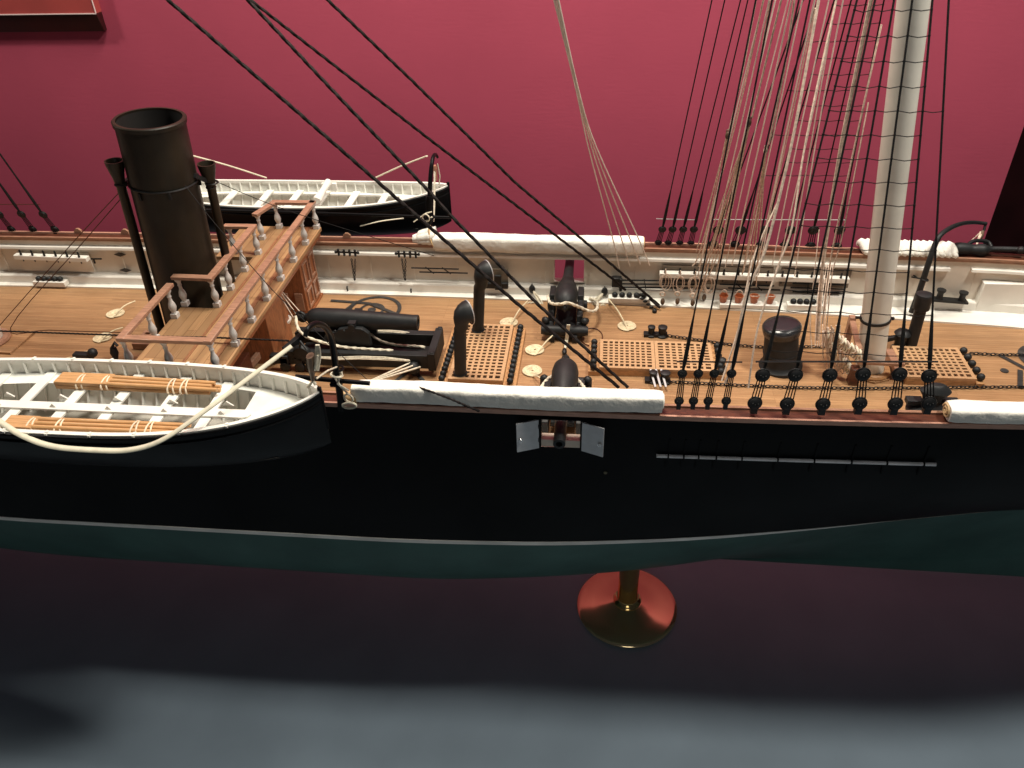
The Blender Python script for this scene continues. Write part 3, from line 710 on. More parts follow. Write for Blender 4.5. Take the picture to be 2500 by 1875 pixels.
def tacklecluster(u, v, y, label):
    t = thing('side_tackle', PY(u, v, y), label, 'tackle')
    k = MB(); p = PY(u, v, y); k.sphere(p, .03, 12, 8, (.8, .7, 1.2)); k.torus(p + V((0, 0, .03)), .012, .004, (1, 0, 0), 10, 5); build('block', k, M['iron'], t)
    k = MB()
    for i in range(7):
        b = p + V((random.uniform(-.02, .02), random.uniform(-.02, .0), -.02)); c = p + V(((.1 if u < 1380 else -.1) + random.uniform(-.04, .03), -.10 + random.uniform(-.05, .05), -.10))
        k.tube([p, b.lerp(c, .5) + V((0, 0, random.uniform(-.02, .03))), c], .0045, 6)
    for i in range(4):
        a0 = p + V((random.uniform(-.02, .03), -.06 + random.uniform(-.03, .02), -.08)); k.torus(a0, .022, .004, (random.uniform(-.5, .5), 1, .3), 12, 5)
    build('falls', k, M['rope'], t)
tacklecluster(1299, 706, .86, 'small black block with tangled white cord on the waterway left of the far cannon')
tacklecluster(1476, 712, .86, 'small black block with tangled white cord on the waterway right of the far cannon')
k = MB()
for i in range(4): k.tube([PY(1385 + i * 2, 793, .25), PZ(1380 + i * 2, 830, .02), PZ(1378, 862, .015)], .0042, 6)
tt = thing('train_tackle', PZ(1380, 830, 0), 'black block and cream cords lying on deck between the two bottle shaped cannons', 'tackle')
build('falls', k, M['rope'], tt); k = MB(); k.sphere(PZ(1378, 858, .02), .028, 12, 8, (.6, 1.3, .7)); k.sphere(PZ(1374, 800, .05), .024, 12, 8, (.6, 1, .8)); k.torus(PZ(1377, 872, .012), .012, .004, (0, 0, 1), 10, 5); build('block', k, M['iron'], tt)

# ------------------------------------------------------------ ventilators
def vent(b, t, r, label):
    b = V(b); t = V(t); T = thing('cowl_ventilator', b, label, 'ventilator', 'black cowl ventilators on the grating')
    d = (t - b).normalized(); L = (t - b).length; pts = []; rad = []
    for i in range(8): pts.append(b + d * (L - .20) * i / 7); rad.append(r)
    c = b + d * L
    ctl = [(-.001, -.175, r * 1.05), (-.001, -.150, r * 1.16), (.003, -.126, r * 1.36), (.012, -.106, r * 1.6), (.026, -.094, r * 1.8), (.042, -.090, r * 1.95), (.054, -.0895, r * 2.0)]
    for x_, z_, r_ in ctl: pts.append(c + V((x_ * .84, x_ * .54, z_))); rad.append(r_)
    k = MB(); k.tube(pts, rad, 28, cap=False); n = len(pts)
    k.f.append(tuple((n - 1) * 28 + j for j in range(28)))
    # mouth closed by a flat disc, its inner shade given as near-black colour
    dirm = (pts[-1] - pts[-2]).normalized(); 
    body = build('cowl_pipe', k, M['gun'], T, smooth=50)
    k = MB(); k.torus(pts[-1], rad[-1] - .001, .0035, dirm, 30, 6); build('mouth_rim', k, M['silver'], T)
    k = MB(); k.lathe(pts[-1], dirm, [(.0005, rad[-1] - .006), (.001, rad[-1] - .007)], 28); build('mouth', k, M['fun_in'], T)
    k = MB(); k.torus(b + V((0, 0, .004)), r + .002, .006, (0, 0, 1), 24, 6); build('base_ring', k, M['gun'], T)
vent((-.852, -.234, .062), (-.815, -.25, .60), .0385, 'tall black cowl ventilator at the near left corner of the first grating')
vent((-.81, .286, .062), (-.765, .27, .60), .0385, 'tall black cowl ventilator at the far left corner of the first grating')

# ------------------------------------------------------------ hatches with gratings and shot
def grating(t, x0, x1, y0, y1, z, nx, ny, border=.022, mate=None):
    mate = mate or M['grate']; k = MB()
    k.bb(x0, x1, y0, y0 + border, z - .02, z); k.bb(x0, x1, y1 - border, y1, z - .02, z)
    k.bb(x0, x0 + border, y0 + border, y1 - border, z - .02, z); k.bb(x1 - border, x1, y0 + border, y1 - border, z - .02, z)
    fr = build('frame', k, mate, t, bevel=.0015); k = MB()
    X0, X1, Y0, Y1 = x0 + border, x1 - border, y0 + border, y1 - border
    px = (X1 - X0) / nx; py_ = (Y1 - Y0) / ny
    for i in range(nx - 1): c = X0 + px * (i + 1); k.bb(c - px * .19, c + px * .19, Y0, Y1, z - .014, z - .0012)
    for j in range(ny - 1): c = Y0 + py_ * (j + 1); k.bb(X0, X1, c - py_ * .22, c + py_ * .22, z - .012, z - .0004)
    build('lattice', k, mate, t)
    k = MB(); k.bb(X0, X1, Y0, Y1, z - .058, z - .050); build('lattice_shade_sheet', k, M['fun_in'], t)  # dark sheet holding the shade below the lattice
SHOT = []
def shots(x, x2, ya, yb, z, n, where, r=.0215):
    for i in range(n):
        y = ya + (yb - ya) * i / (n - 1); xx = x + (x2 - x) * i / (n - 1)
        lab = f'{ORD[i]} black iron shot from the front in the rack {where}'
        if not SHOT:
            k = MB(); k.sphere((xx, y, z + r), r, 18, 12); o = build('iron_shot', k, M['gun'], None, lab, 'cannonball', 'iron shot in the deck racks', org=(xx, y, z)); SHOT.append((o, r))
        else:
            c = copy_thing(SHOT[0][0], (xx, y, z), lab); c.scale = (r / SHOT[0][1],) * 3
def hatch(x0, x1, y0, y1, z, label, nx, ny, left, right, gx=None, divider=None):
    t = thing('grating_hatch', ((x0 + x1) / 2, (y0 + y1) / 2, 0), label, 'hatch', 'grating hatches along the deck')
    k = MB(); k.bb(x0, x1, y0, y0 + .01, 0, z - .0205); k.bb(x0, x1, y1 - .01, y1, 0, z - .0205); k.bb(x0, x0 + .01, y0 + .01, y1 - .01, 0, z - .0205); k.bb(x1 - .01, x1, y0 + .01, y1 - .01, 0, z - .0205)
    build('coaming', k, M['hatchwood'], t)
    if divider:
        grating(t, x0, divider - .001, y0, y1, z, nx[0], ny); grating(t, divider + .001, x1, y0, y1, z, nx[1], ny)
    else: grating(t, x0, x1, y0, y1, z, nx, ny)
    for side, w in ((0, left), (1, right)):
        if not w: continue
        a, b = (x0 - w, x0 - .001) if side == 0 else (x1 + .001, x1 + w)
        k = MB(); k.bb(a, b, y0 - .01, y1, 0, .035); build('shot_rack', k, M['hatchwood'], t, bevel=.002)
    return t
hatch(-.925, -.573, -.295, .368, .062, 'long pale grating hatch behind two black cowl ventilators with shot racks both sides', 8, 17, .075, .085)
shots(-.965, -.955, -.285, .33, .034, 13, 'left of the ventilator hatch'); shots(-.528, -.523, -.285, .35, .034, 13, 'right of the ventilator hatch')
hatch(.028, .755, -.112, .218, .062, 'wide double grating hatch in the middle of the deck left of the black drum', (9, 8), 9, .07, .06, divider=.385)
shots(-.010, -.010, -.10, .19, .034, 6, 'left of the double grating', .022); shots(.792, .796, -.10, .19, .034, 6, 'right of the double grating', .022)
hatch(1.915, 2.325, -.098, .25, .062, 'square grating hatch on the right behind the mast', 10, 9, 0, .05)
shots(2.357, 2.352, -.07, .22, .034, 5, 'beside the mast grating', .024)
k = MB(); k.bb(1.86, 1.91, -.06, .20, 0, .07); build('hatch_step', k, M['railwood'], None, 'small reddish wooden step at the left side of the grating behind the mast', 'step', bevel=.003)

# ------------------------------------------------------------ domed drum
db = V((1.19, .055, 0)); dd = V((-.13, .02, 1)).normalized()
t = thing('galley_drum', db, 'black domed drum shaped skylight housing standing on deck left of the white mast', 'drum')
k = MB(); k.lathe(db, dd, [(0, .135), (.02, .135), (.035, .115), (.05, .110), (.25, .102)], 40); build('body', k, M['gun'], t)
k = MB(); k.lathe(db, dd, [(.0, .0), (.25, .103), (.255, .112), (.285, .118), (.305, .118), (.318, .108), (.328, .07), (.332, .001)], 40); 
k.v = k.v[40:]; k.f = [tuple(i - 40 for i in f) for f in k.f if min(f) >= 40]; build('domed_lid', k, mat('gloss_black_lid', (.02, .022, .025), .25, spec=.6, var=.1), t)
k = MB(); k.torus(db + dd * .255, .107, .005, dd, 40, 6); k.torus(db + dd * .12, .108, .004, dd, 40, 6); build('hoop', k, M['gun'], t)

# galley pipe leaning next to the mast
a = PZ(2219, 858, .0); b = PY(2257, 722, a.y + .02); d = (b - a).normalized(); L = (b - a).length
t = thing('galley_pipe', a, 'short black chimney pipe with wide cap standing right of the mast base', 'chimney')
k = MB(); k.lathe(a, d, [(0, .038), (L - .10, .036), (L - .09, .05), (L, .052)], 24); build('pipe', k, M['iron'], t)
k = MB(); k.lathe(a, d, [(L + .0005, .052), (L + .012, .05), (L + .02, .03), (L + .021, .001)], 24); build('cap', k, M['gun'], t)
p = PZ(2200, 830, .08); t = thing('hand_pump', p - V((0, 0, .08)), 'squat black iron pump with a lever just right of the mast', 'pump')
k = MB(); k.lathe(p - V((0, 0, .08)), (0, 0, 1), [(0, .05), (.02, .05), (.03, .035), (.12, .04), (.13, .055), (.15, .04), (.16, .01)], 18); build('body', k, M['iron'], t)
k = MB(); k.bar(p + V((0, 0, .03)), p + V((-.12, -.01, .0)), .025, .03); k.box(p + V((-.12, -.01, -.02)), (.04, .04, .07)); build('spout', k, M['iron'], t, bevel=.003)

# ------------------------------------------------------------ masts
mb0 = V((1.735, .03, 0)); mtop = V((1.735 - .1295 * 3.8, .03, 3.8)); md = (mtop - mb0).normalized()
t = thing('foremast', mb0, 'thick off-white foremast leaning slightly, with a wooden collar at the deck', 'mast')
k = MB(); k.lathe(mb0, md, [(0, .083), (1.2, .079), (2.5, .074), (3.8, .068)], 40); build('pole', k, M['mast'], t)
k = MB(); k.torus(mb0 + V((0, 0, .022)), .100, .022, (0, 0, 1), 40, 8); build('mast_coat', k, M['hatchwood'], t)
k = MB(); k.lathe(mb0, (0, 0, 1), [(0, .135), (.012, .135)], 8); build('mast_partner', k, M['deck'], t)
hc = mb0 + md * .40
k = MB(); k.lathe(hc - md * .010, md, [(0, .082), (0, .089), (.016, .089), (.016, .082)], 40); k.box(hc + V((-.1, 0, .0)), (.035, .014, .012)); k.sphere(hc + V((.1, 0, 0)), .012, 10, 6); build('iron_hoop', k, M['iron'], t)
q = PZ(-22, 838, 0); q2 = PY(-300, 60, q.y)
t = thing('mainmast', q, 'white mainmast base in a wooden collar cut off by the left picture edge', 'mast')
k = MB(); k.lathe(q, (q2 - q), [(0, .088), (3.4, .075)], 32); build('pole', k, M['mast'], t)
k = MB(); k.torus(q + V((0, 0, .03)), .115, .026, (0, 0, 1), 36, 8); build('mast_coat', k, M['railwood'], t)

# fife rail and coils beside the foremast
t = thing('fife_rail', (1.55, 0, 0), 'reddish wooden fife rail posts beside the mast hung with looped tan rope', 'pin rail')
def P0(u, v, z): return PZ(u, v, z)
a1 = PZ(2060, 858, 0); a2 = PZ(2078, 935, 0)
k = MB(); k.bb(a1.x - .02, a1.x + .02, a1.y - .02, a1.y + .02, 0, .27); build('post', k, M['railwood'], t, bevel=.003)
k = MB(); k.bb(a2.x - .025, a2.x + .03, a2.y - .03, a2.y + .03, 0, .12); build('post', k, M['darkwood'], t, bevel=.003)
k = MB(); k.bar(a1 + V((0, -.01, .24)), a2 + V((0, .01, .24)), .035, .02); build('rail', k, M['railwood'], t, bevel=.002)
a3 = PZ(2150, 920, 0); k = MB(); k.bb(a3.x - .02, a3.x + .02, a3.y - .02, a3.y + .02, 0, .1) if False else k.bar(a2 + V((0, 0, .16)), a2 + V((.3, .05, .12)), .03, .02); build('rail', k, M['railwood'], t, bevel=.002)
for j, (ua, va, ub, vb, n, z0) in enumerate(((2020, 800, 2040, 855, 9, .16), (2045, 815, 2100, 855, 11, .18), (2060, 870, 2078, 890, 5, .12))):
    for i in range(n):
        u = ua + (ub - ua) * i / (n - 1); v = va + (vb - va) * i / (n - 1); p = PY(u, v, .02 - .012 * i + (-.05 if j else .02))
        k = MB(); k.torus(p + V((0, 0, -.02)), .017 + random.uniform(0, .006), .007, (1, random.uniform(-.6, .2), random.uniform(-.4, .4)), 18, 7, stretch=1.0)
        k.torus(p + V((.003, -.004, -.05)), .018, .0055, (.9, random.uniform(.1, .5), 0), 18, 6, stretch=random.uniform(1.8, 2.4) if False else 1.6)
        build('rope_hank', k, M['rope'] if (i + j) % 3 else M['tan'], t)
k = MB()
for i in range(16):
    u = 2005 + random.uniform(0, 55); p = PY(u, 800 + random.uniform(-10, 20), .0 - random.uniform(0, .06)); e = PY(u + random.uniform(0, 25), 905 + random.uniform(-25, 15), -.04)
    m_ = p.lerp(e, .5) + V((random.uniform(-.03, .01), 0, -.02)); k.tube([p, m_, e, e + V((.012, 0, .01)), m_ + V((.03, 0, .02))], .0045, 6)
build('hanging_rope_loops', k, M['tan'], t)
# ------------------------------------------------------------ ship's boats
def boat(yc, x0, x1, zr, label, near):
    """double-ended open boat; bow at x1"""
    t = thing('ships_boat', ((x0 + x1) / 2, yc, zr - .36), label, 'boat', 'boats hung outside the rails')
    xc = (x0 + x1) / 2; hl = (x1 - x0) / 2; B = .315 if near else .265; D = .34 if near else .30
    def bh(u): return B * max(0, 1 - abs(u) ** 2.7) ** .72 + .004
    def zt(u): return zr + .085 * abs(u) ** 3
    def zk(u): return zr - D + .10 * abs(u) ** 9
    def sec(u, a, off=0.0):
        b = max(.002, bh(u) - off); ph = a * PI / 2
        yy = b * math.sin(ph) ** (.62 + .5 * abs(u) ** 3); zz = zt(u) - (zt(u) - zk(u) - off) * math.cos(ph) ** 1.15
        return yy, zz
    us = [-1 + 2 * i / 64 for i in range(65)]; us = [math.copysign(abs(u) ** .85, u) for u in us]
    for nm, off, m_ in (('outer_hull', 0, M['boatblack']), ('inner_shell', .014, M['boatwhite'])):
        k = MB()
        for s in (-1, 1):
            rows = []
            for j in range(15):
                a = j / 14; row = []
                for u in us:
                    yy, zz = sec(u * (1 - .0 if off == 0 else .985), a, off); row.append(V((xc + hl * u * (1 if off == 0 else .985), yc + s * yy, zz)))
                rows.append(row)
            k.grid(rows)
        build(nm, k, m_, t, smooth=70)
    # gunwale: white cap with black moulding outside
    for s in (-1, 1):
        k = MB(); rows = []
        for u in us:
            b = bh(u); z = zt(u); x = xc + hl * u
            rows.append([V((x, yc + s * max(0, b - .026), z - .012)), V((x, yc + s * max(0, b - .026), z + .010)), V((x, yc + s * (b - .002), z + .010)), V((x, yc + s * (b - .002), z - .012))])
        n = 4; base = 0
        for r in rows: k.v += r
        for i in range(len(rows) - 1):
            for q in range(n): w = (q + 1) % n; k.f.append((i * n + q, i * n + w, (i + 1) * n + w, (i + 1) * n + q))
        gw = build('gunwale', k, M['boatwhite'], t, smooth=30)
        k = MB(); k.tube([V((xc + hl * u, yc + s * (bh(u) + .003), zt(u) - .006)) for u in us], .008, 6); k.tube([V((xc + hl * u, yc + s * (sec(u, .88)[0] + .003), sec(u, .88)[1] if False else zt(u) - .05)) for u in us], .005, 6); build('rubbing_strake', k, M['boatblack'], t)
        for i in range(9 if near else 0):
            k = MB()
            x = xc - hl * .72 + i * hl * .175; u = (x - xc) / hl; k.lathe((x, yc + s * (bh(u) - .014), zt(u) + .009), (0, 0, 1), [(0, .009), (.007, .009)], 10); k.box((x, yc + s * (bh(u) - .004), zt(u) + .006), (.012, .016, .014))
            build('rowlock_socket', k, M['boatwhite'], gw)
        # inner side: ribs and riser shelf
        k = MB()
        for i in range(30):
            x = xc - hl * .93 + i * hl * .064; u = (x - xc) / hl
            pts = [V((x, yc + s * (sec(u, a, .020)[0]), sec(u, a, .020)[1])) for a in (.98, .85, .7, .5, .3, .12)]
            k.tube(pts, .0085, 5)
        build('ribs', k, M['boatwhite'], t)
        k = MB(); pts = []
        for u in [-.86 + 1.72 * i / 30 for i in range(31)]:
            yy, zz = sec(u, .80, .02); pts.append(V((xc + hl * u, yc + s * (yy - .012), zr - .085 + .05 * abs(u) ** 3)))
        rows = [[p + V((0, s * .012, .008)) for p in pts], [p + V((0, -s * .03, .008)) for p in pts], [p + V((0, -s * .03, -.006)) for p in pts], [p + V((0, s * .012, -.006)) for p in pts], [p + V((0, s * .012, .008)) for p in pts]]
        k.grid(rows); build('thwart_riser', k, M['boatwhite'], t)
    # floor boards
    k = MB(); rows = [[], []]
    for u in [-.8 + 1.6 * i / 24 for i in range(25)]:
        w = bh(u) * .62; rows[0].append(V((xc + hl * u, yc - w, zr - D + .075))); rows[1].append(V((xc + hl * u, yc + w, zr - D + .075)))
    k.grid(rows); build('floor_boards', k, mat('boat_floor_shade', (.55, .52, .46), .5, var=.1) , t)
    # bow sheets
    k = MB(); rows = [[], []]
    for u in [.66 + .3 * i / 8 for i in range(9)]:
        w = max(.004, bh(u) - .03); rows[0].append(V((xc + hl * u, yc - w, zr - .075 + .05 * u ** 3))); rows[1].append(V((xc + hl * u, yc + w, zr - .075 + .05 * u ** 3)))
    k.grid(rows); build('bow_platform', k, M['boatwhite'], t)
    zth = zr - .072
    tx = [-.50, -.30, -.10, .10, .32, .52] if near else [-.45, -.22, -.02, .16, .36, .56]
    for i, u in enumerate(tx):
        w = bh(u) - .035; x = xc + hl * u; k = MB(); k.bb(x - .028, x + .028, yc - w, yc + w, zth, zth + .013); build('thwart', k, M['boatwhite'], t, bevel=.002)
    # side benches aft
    for s in (-1, 1):
        k = MB(); rows = [[], []]
        for u in [-.92 + (.72 if near and s > 0 else .36) * i / 8 for i in range(9)]:
            w = bh(u) - .03; rows[0].append(V((xc + hl * u, yc + s * w, zr - .07))); rows[1].append(V((xc + hl * u, yc + s * max(.01, w - .095), zr - .0695)))
        k.grid(rows); build('side_bench', k, M['boatwhite'], t)
    # keelson plank along the middle of the thwarts
    if near:
        k = MB(); a = xc - hl * .52; b = xc + hl * .70
        pts = [V((a + (b - a) * i / 20, yc - .01, zth + .015)) for i in range(21)]
        pr = [(a, -.03), (b - .04, -.032), (b - .01, -.022), (b, 0), (b - .01, .022), (b - .04, .032), (a, .03)]
        k.prism([(x, yc - .03 + y, zth + .0145) for x, y in pr], (0, 0, .010)); pk = build('centre_plank', k, M['boatwhite'], t, bevel=.002)
        k = MB()
        for x in (a + .12, b - .16): k.lathe((x, yc - .03, zth + .0245), (0, 0, 1), [(0, .011), (.0015, .011)], 14)
        build('plank_hole', k, mat('grey_hole', (.25, .24, .25), .6), pk)
        k = MB()
        for i in range(5):
            x = xc - hl * .38 + i * hl * .24
            for s in (-1, 1): k.prism([(x - .03, yc + s * .04, zth + .0135), (x, yc + s * .034, zth + .045), (x + .03, yc + s * .04, zth + .0135)], (0, s * .008, 0))
        build('thwart_knee', k, M['boatwhite'], t)
        g_ = thing('stern_grating', (xc - hl * .62, yc - .04, zr - .08), 'small brown grating lying in the stern end of the near boat', 'grating')
        grating(g_, xc - hl * .74, xc - hl * .53, yc - .12, yc + .05, zr - .056, 8, 6, .014, M['hatchwood'])
    else:
        o = V((xc + hl * .08, yc + .06, zr - .06)); dd = V((.10, -.22, .0)).normalized(); dd = V((-.35, -1, .1)).normalized()
        o = PY(800, 447, yc + .12); e = PY(780, 480, yc - .04); dd = (e - o).normalized(); L = (e - o).length
        k = MB(); k.lathe(o, dd, [(-.03, .012), (-.02, .026), (0, .030), (L * .5, .024), (L, .030), (L + .03, .036), (L + .05, .03)], 18); build('white_windlass', k, M['boatwhite'], t)
        k = MB(); k.box(o + V((0, .03, -.04)), (.12, .03, .06)); build('windlass_bracket', k, M['boatwhite'], t, bevel=.004)
    k = MB(); k.box((x1 - .004, yc, zt(1) - .10), (.02, .016, .26)); build('stem', k, M['boatblack'], t, bevel=.003)
    return t, xc, hl, zth
NB = boat(-1.30, -3.85, -1.335, .60, 'large white lined black boat in the foreground holding oars, hung outside the near rail', True)
FB = boat(1.30, -3.6, -1.14, .60, 'black boat with white interior hung beyond the far rail behind the funnel', False)
# oar bundles
def oars(pa, pb, label, wide):
    """pa blade end, pb handle end"""
    d = (pb - pa).normalized(); L = (pb - pa).length; side = V((0, 1, 0))
    t = thing('oar_bundle', pa.lerp(pb, .5), label, 'oars', 'oar bundles in the near boat')
    i = 0
    for lay in range(2):
        for j in range(3):
            off = side * ((j - 1) * .031) + V((0, 0, .024 * lay)); k = MB()
            a = pa + off; b = pb + off * .92 + d * random.uniform(-.03, .02)
            bl = [(0, .012), (.01, .016), (wide * .9, .015), (wide, .011)]
            pts = []; rad = []
            k.box(a + d * wide * .5 + V((0, 0, .0)), (wide, .031, .022)); 
            k.tube([a + d * wide * .9, a.lerp(b, .6), b - d * .09, b], [.0145, .0135, .013, .011], 10)
            build('oar', k, M['oar'], t, bevel=.002); i += 1
    for f in (.14, .30, .72, .80):
        c = pa + d * L * f + V((0, 0, .010)); k = MB(); k.torus(c, .040, .005, d, 20, 6); k.torus(c + d * .02, .040, .0045, d + V((0, .3, 0)), 20, 6)
        # flattened loop round the bundle
        k.v = [V((p.x, c.y + (p.y - c.y) * 1.28, c.z + (p.z - c.z) * .72)) for p in k.v]
        build('lashing', k, M['lash'], t)
oars(PZ(148, 932, .55), PZ(530, 952, .55), 'tied bundle of tan oars lying along the far side of the near boat', .30)
oars(PZ(20, 1040, .55), PZ(455, 1056, .55), 'tied bundle of tan oars lying along the near side of the near boat', .16)

# gripe bands, davits, tackles and booms
def strap(pts, w, name, label, m=None):
    P = [V(p) for p in pts]; out = []
    for i in range(len(P) - 1):
        p0 = P[max(0, i - 1)]; p1 = P[i]; p2 = P[i + 1]; p3 = P[min(len(P) - 1, i + 2)]
        for j in range(8):
            q = j / 8; out.append(.5 * ((2 * p1) + (-p0 + p2) * q + (2 * p0 - 5 * p1 + 4 * p2 - p3) * q * q + (-p0 + 3 * p1 - 3 * p2 + p3) * q ** 3))
    out.append(P[-1]); k = MB(); k.tube(out, w, 10, flat=.6); return build(name, k, m or M['strapmat'], None, label, 'strap')
M['strapmat'] = mat('cream_gripe_band', (.66, .62, .48), .6, var=.08, vscale=20)
strap([PY(-60, 985, -1.45), PY(0, 1030, -1.56), PY(60, 1066, -1.63), PY(130, 1090, -1.66), PY(230, 1099, -1.665), PY(320, 1098, -1.66), PY(400, 1072, -1.63), PY(500, 1003, -1.5), PY(610, 921, -1.32), PY(712, 845, -1.16)], .0165, 'gripe_band', 'cream strap sweeping under the near boat and up to the davit at its bow end')
strap([PY(470, 380, 1.12), PY(560, 405, 1.3), PY(650, 434, 1.52)], .010, 'gripe_band', 'pale strap slanting down to the far boat beside the right steam pipe')
strap([PY(912, 436, 1.52), PY(980, 405, 1.32), PY(1042, 381, 1.12)], .010, 'gripe_band', 'pale strap slanting up right from the far boat to its davit', M['rope'])
def curve(pts, sub=8):
    P = [V(p) for p in pts]; out = []
    for i in range(len(P) - 1):
        p0 = P[max(0, i - 1)]; p1 = P[i]; p2 = P[i + 1]; p3 = P[min(len(P) - 1, i + 2)]
        for j in range(sub):
            q = j / sub; out.append(.5 * ((2 * p1) + (-p0 + p2) * q + (2 * p0 - 5 * p1 + 4 * p2 - p3) * q * q + (-p0 + 3 * p1 - 3 * p2 + p3) * q ** 3))
    return out + [P[-1]]
t = thing('boat_davit', PY(831, 985, -1.0), 'black arched iron davit standing at the near rail by the bow of the near boat', 'davit', 'boat davits')
k = MB(); c = curve([PY(745, 822, -1.30), PY(752, 802, -1.27), PY(772, 790, -1.2), PY(795, 800, -1.12), PY(810, 832, -1.05), PY(820, 900, -1.02), PY(829, 955, -1.0), PY(834, 1000, -1.0)])
n = len(c); k.tube(c, [.011 + .010 * i / n for i in range(n)], 12); build('arm', k, M['boatblack'], t)
k = MB(); k.box(PY(822, 935, -1.01), (.06, .05, .02)); k.torus(PY(826, 900, -1.01), .026, .006, (0, 0, 1), 16, 6); build('bracket', k, M['boatblack'], t)
k = MB(); q = PY(822, 915, -1.03); k.torus(q, .03, .006, (.2, .2, 1), 16, 6); k.tube([q + V((-.02, 0, 0)), q + V((.01, -.01, -.06)), q + V((.05, 0, -.1))], .006, 6); k.tube([q + V((.03, 0, .02)), q + V((.0, -.01, -.05)), q + V((.04, 0, -.12))], .006, 6)
k.torus(PY(851, 972, -1.03), .026, .006, (.2, 1, 0), 18, 6, stretch=1.0, roll=.2); k.torus(PY(853, 990, -1.04), .018, .007, (.1, 1, 0), 16, 6, stretch=2.2, roll=1.4)
build('white_lashing', k, M['rope'], t)
t = thing('boat_tackle', PY(768, 930, -1.3), 'brown wooden tackle block with white cord between the davit and near boat bow', 'tackle')
k = MB(); pts = [PY(757, 868, -1.3), PY(760, 890, -1.3), PY(762, 910, -1.3), PY(764, 928, -1.3)]; k.tube(pts, [.030, .028, .022, .014], 8, flat=.6); build('block', k, M['blackbrown'], t)
k = MB(); 
for i in range(4): k.tube(curve([PY(772 + i * 2, 842, -1.3), PY(770 + i * 4, 870, -1.29), PY(768 + i * 3, 905, -1.31)], 5), .0045, 6)
k.tube(curve([PY(776, 868, -1.3), PY(771, 890, -1.31), PY(766, 903, -1.3)]), .006, 6); k.tube([PY(772, 925, -1.3), PY(800, 905, -1.2), PY(822, 896, -1.05)], .0045, 6); k.tube([PY(752, 945, -1.3), PY(764, 930, -1.3), PY(770, 938, -1.3)], .009, 8)
build('fall', k, M['rope'], t)
t = thing('boat_davit', PY(1050, 600, 1.0), 'black arched iron davit at the bow of the far boat', 'davit', 'boat davits')
k = MB(); c = curve([PY(1068, 384, 1.3), PY(1063, 377, 1.26), PY(1057, 385, 1.15), PY(1052, 420, 1.08), PY(1049, 480, 1.04), PY(1049, 560, 1.02)]); n = len(c); k.tube(c, [.010 + .010 * i / n for i in range(n)], 12); build('arm', k, M['boatblack'], t)
k = MB(); k.lathe(PY(1049, 478, 1.035), (PY(1049, 560, 1.02) - PY(1049, 478, 1.035)), [(0, .028), (.2, .028)], 14); k.torus(PY(1049, 530, 1.01), .034, .007, (0, 0, 1), 16, 6); build('socket', k, M['boatblack'], t)
k = MB(); k.torus(PY(1040, 532, .98), .028, .005, (.3, 1, 0), 16, 6); k.tube([PY(1010, 542, 1), PY(1040, 521, .99), PY(1054, 517, .99)], .005, 6); k.tube([PY(1040, 540, .99), PY(1055, 530, .99)], .008, 6); build('white_lashing', k, M['rope'], t)
t = thing('boat_tackle', PY(1062, 530, 1.2), 'small reddish block and white fall hanging from the far boat davit', 'tackle')
k = MB(); k.tube([PY(1060, 404, 1.3), PY(1062, 415, 1.3), PY(1065, 440, 1.3)], [.016, .018, .01], 8); build('block', k, mat('reddish_block', (.42, .20, .13), .5, var=.25, vscale=20), t)
k = MB(); k.tube([PY(1061, 412, 1.3), PY(1060, 500, 1.15), PY(1058, 540, 1.02)], .0075, 6); k.tube([PY(1068, 400, 1.3), PY(1074, 430, 1.3), PY(1072, 450, 1.3)], .005, 6); build('fall', k, M['rope'], t)
k = MB(); k.tube([PY(440, 511, 1.01), PY(800, 521, 1.01)], .0125, 10); k.tube([PY(800, 521, 1.01), PY(1103, 531, 1.01)], .0105, 10); build('boat_boom', k, M['boatblack'], None, 'long thin black spar lying along the side of the far boat', 'spar')
k = MB(); k.tube([PY(722, 920, -1.02), PY(903, 936, -1.02)], [.015, .0125], 10); build('boat_boom', k, M['boatblack'], None, 'black spar along the near rail, its right end showing beside the hammock roll', 'spar')
strap([PY(880, 552, 1.08), PY(930, 540, 1.05), PY(985, 533, 1.03)], .007, 'white_sling', 'short white sling under the black spar beside the far boat', M['rope'])
# small black bitt with coils near the near rail at left
k = MB(); p = PZ(224, 873, .05); k.sphere(p + V((.02, .0, .04)), .033, 14, 10); k.box(p + V((-.06, 0, .0)), (.12, .05, .07)); build('cleat_block', k, M['gun'], None, 'black block with round knob near the rail left of the bridge', 'block', bevel=.006)
k = MB(); p = PZ(284, 880, .0); k.lathe(p, (.05, .1, 1), [(0, .012), (.03, .02), (.06, .028), (.10, .02)], 12); k.tube([p + V((0, 0, .10)), p + V((.03, .01, .14)), p + V((.05, 0, .12))], .010, 8); build('hook_block', k, M['iron'], None, 'small black hooked block standing near the left end of the bridge', 'block')

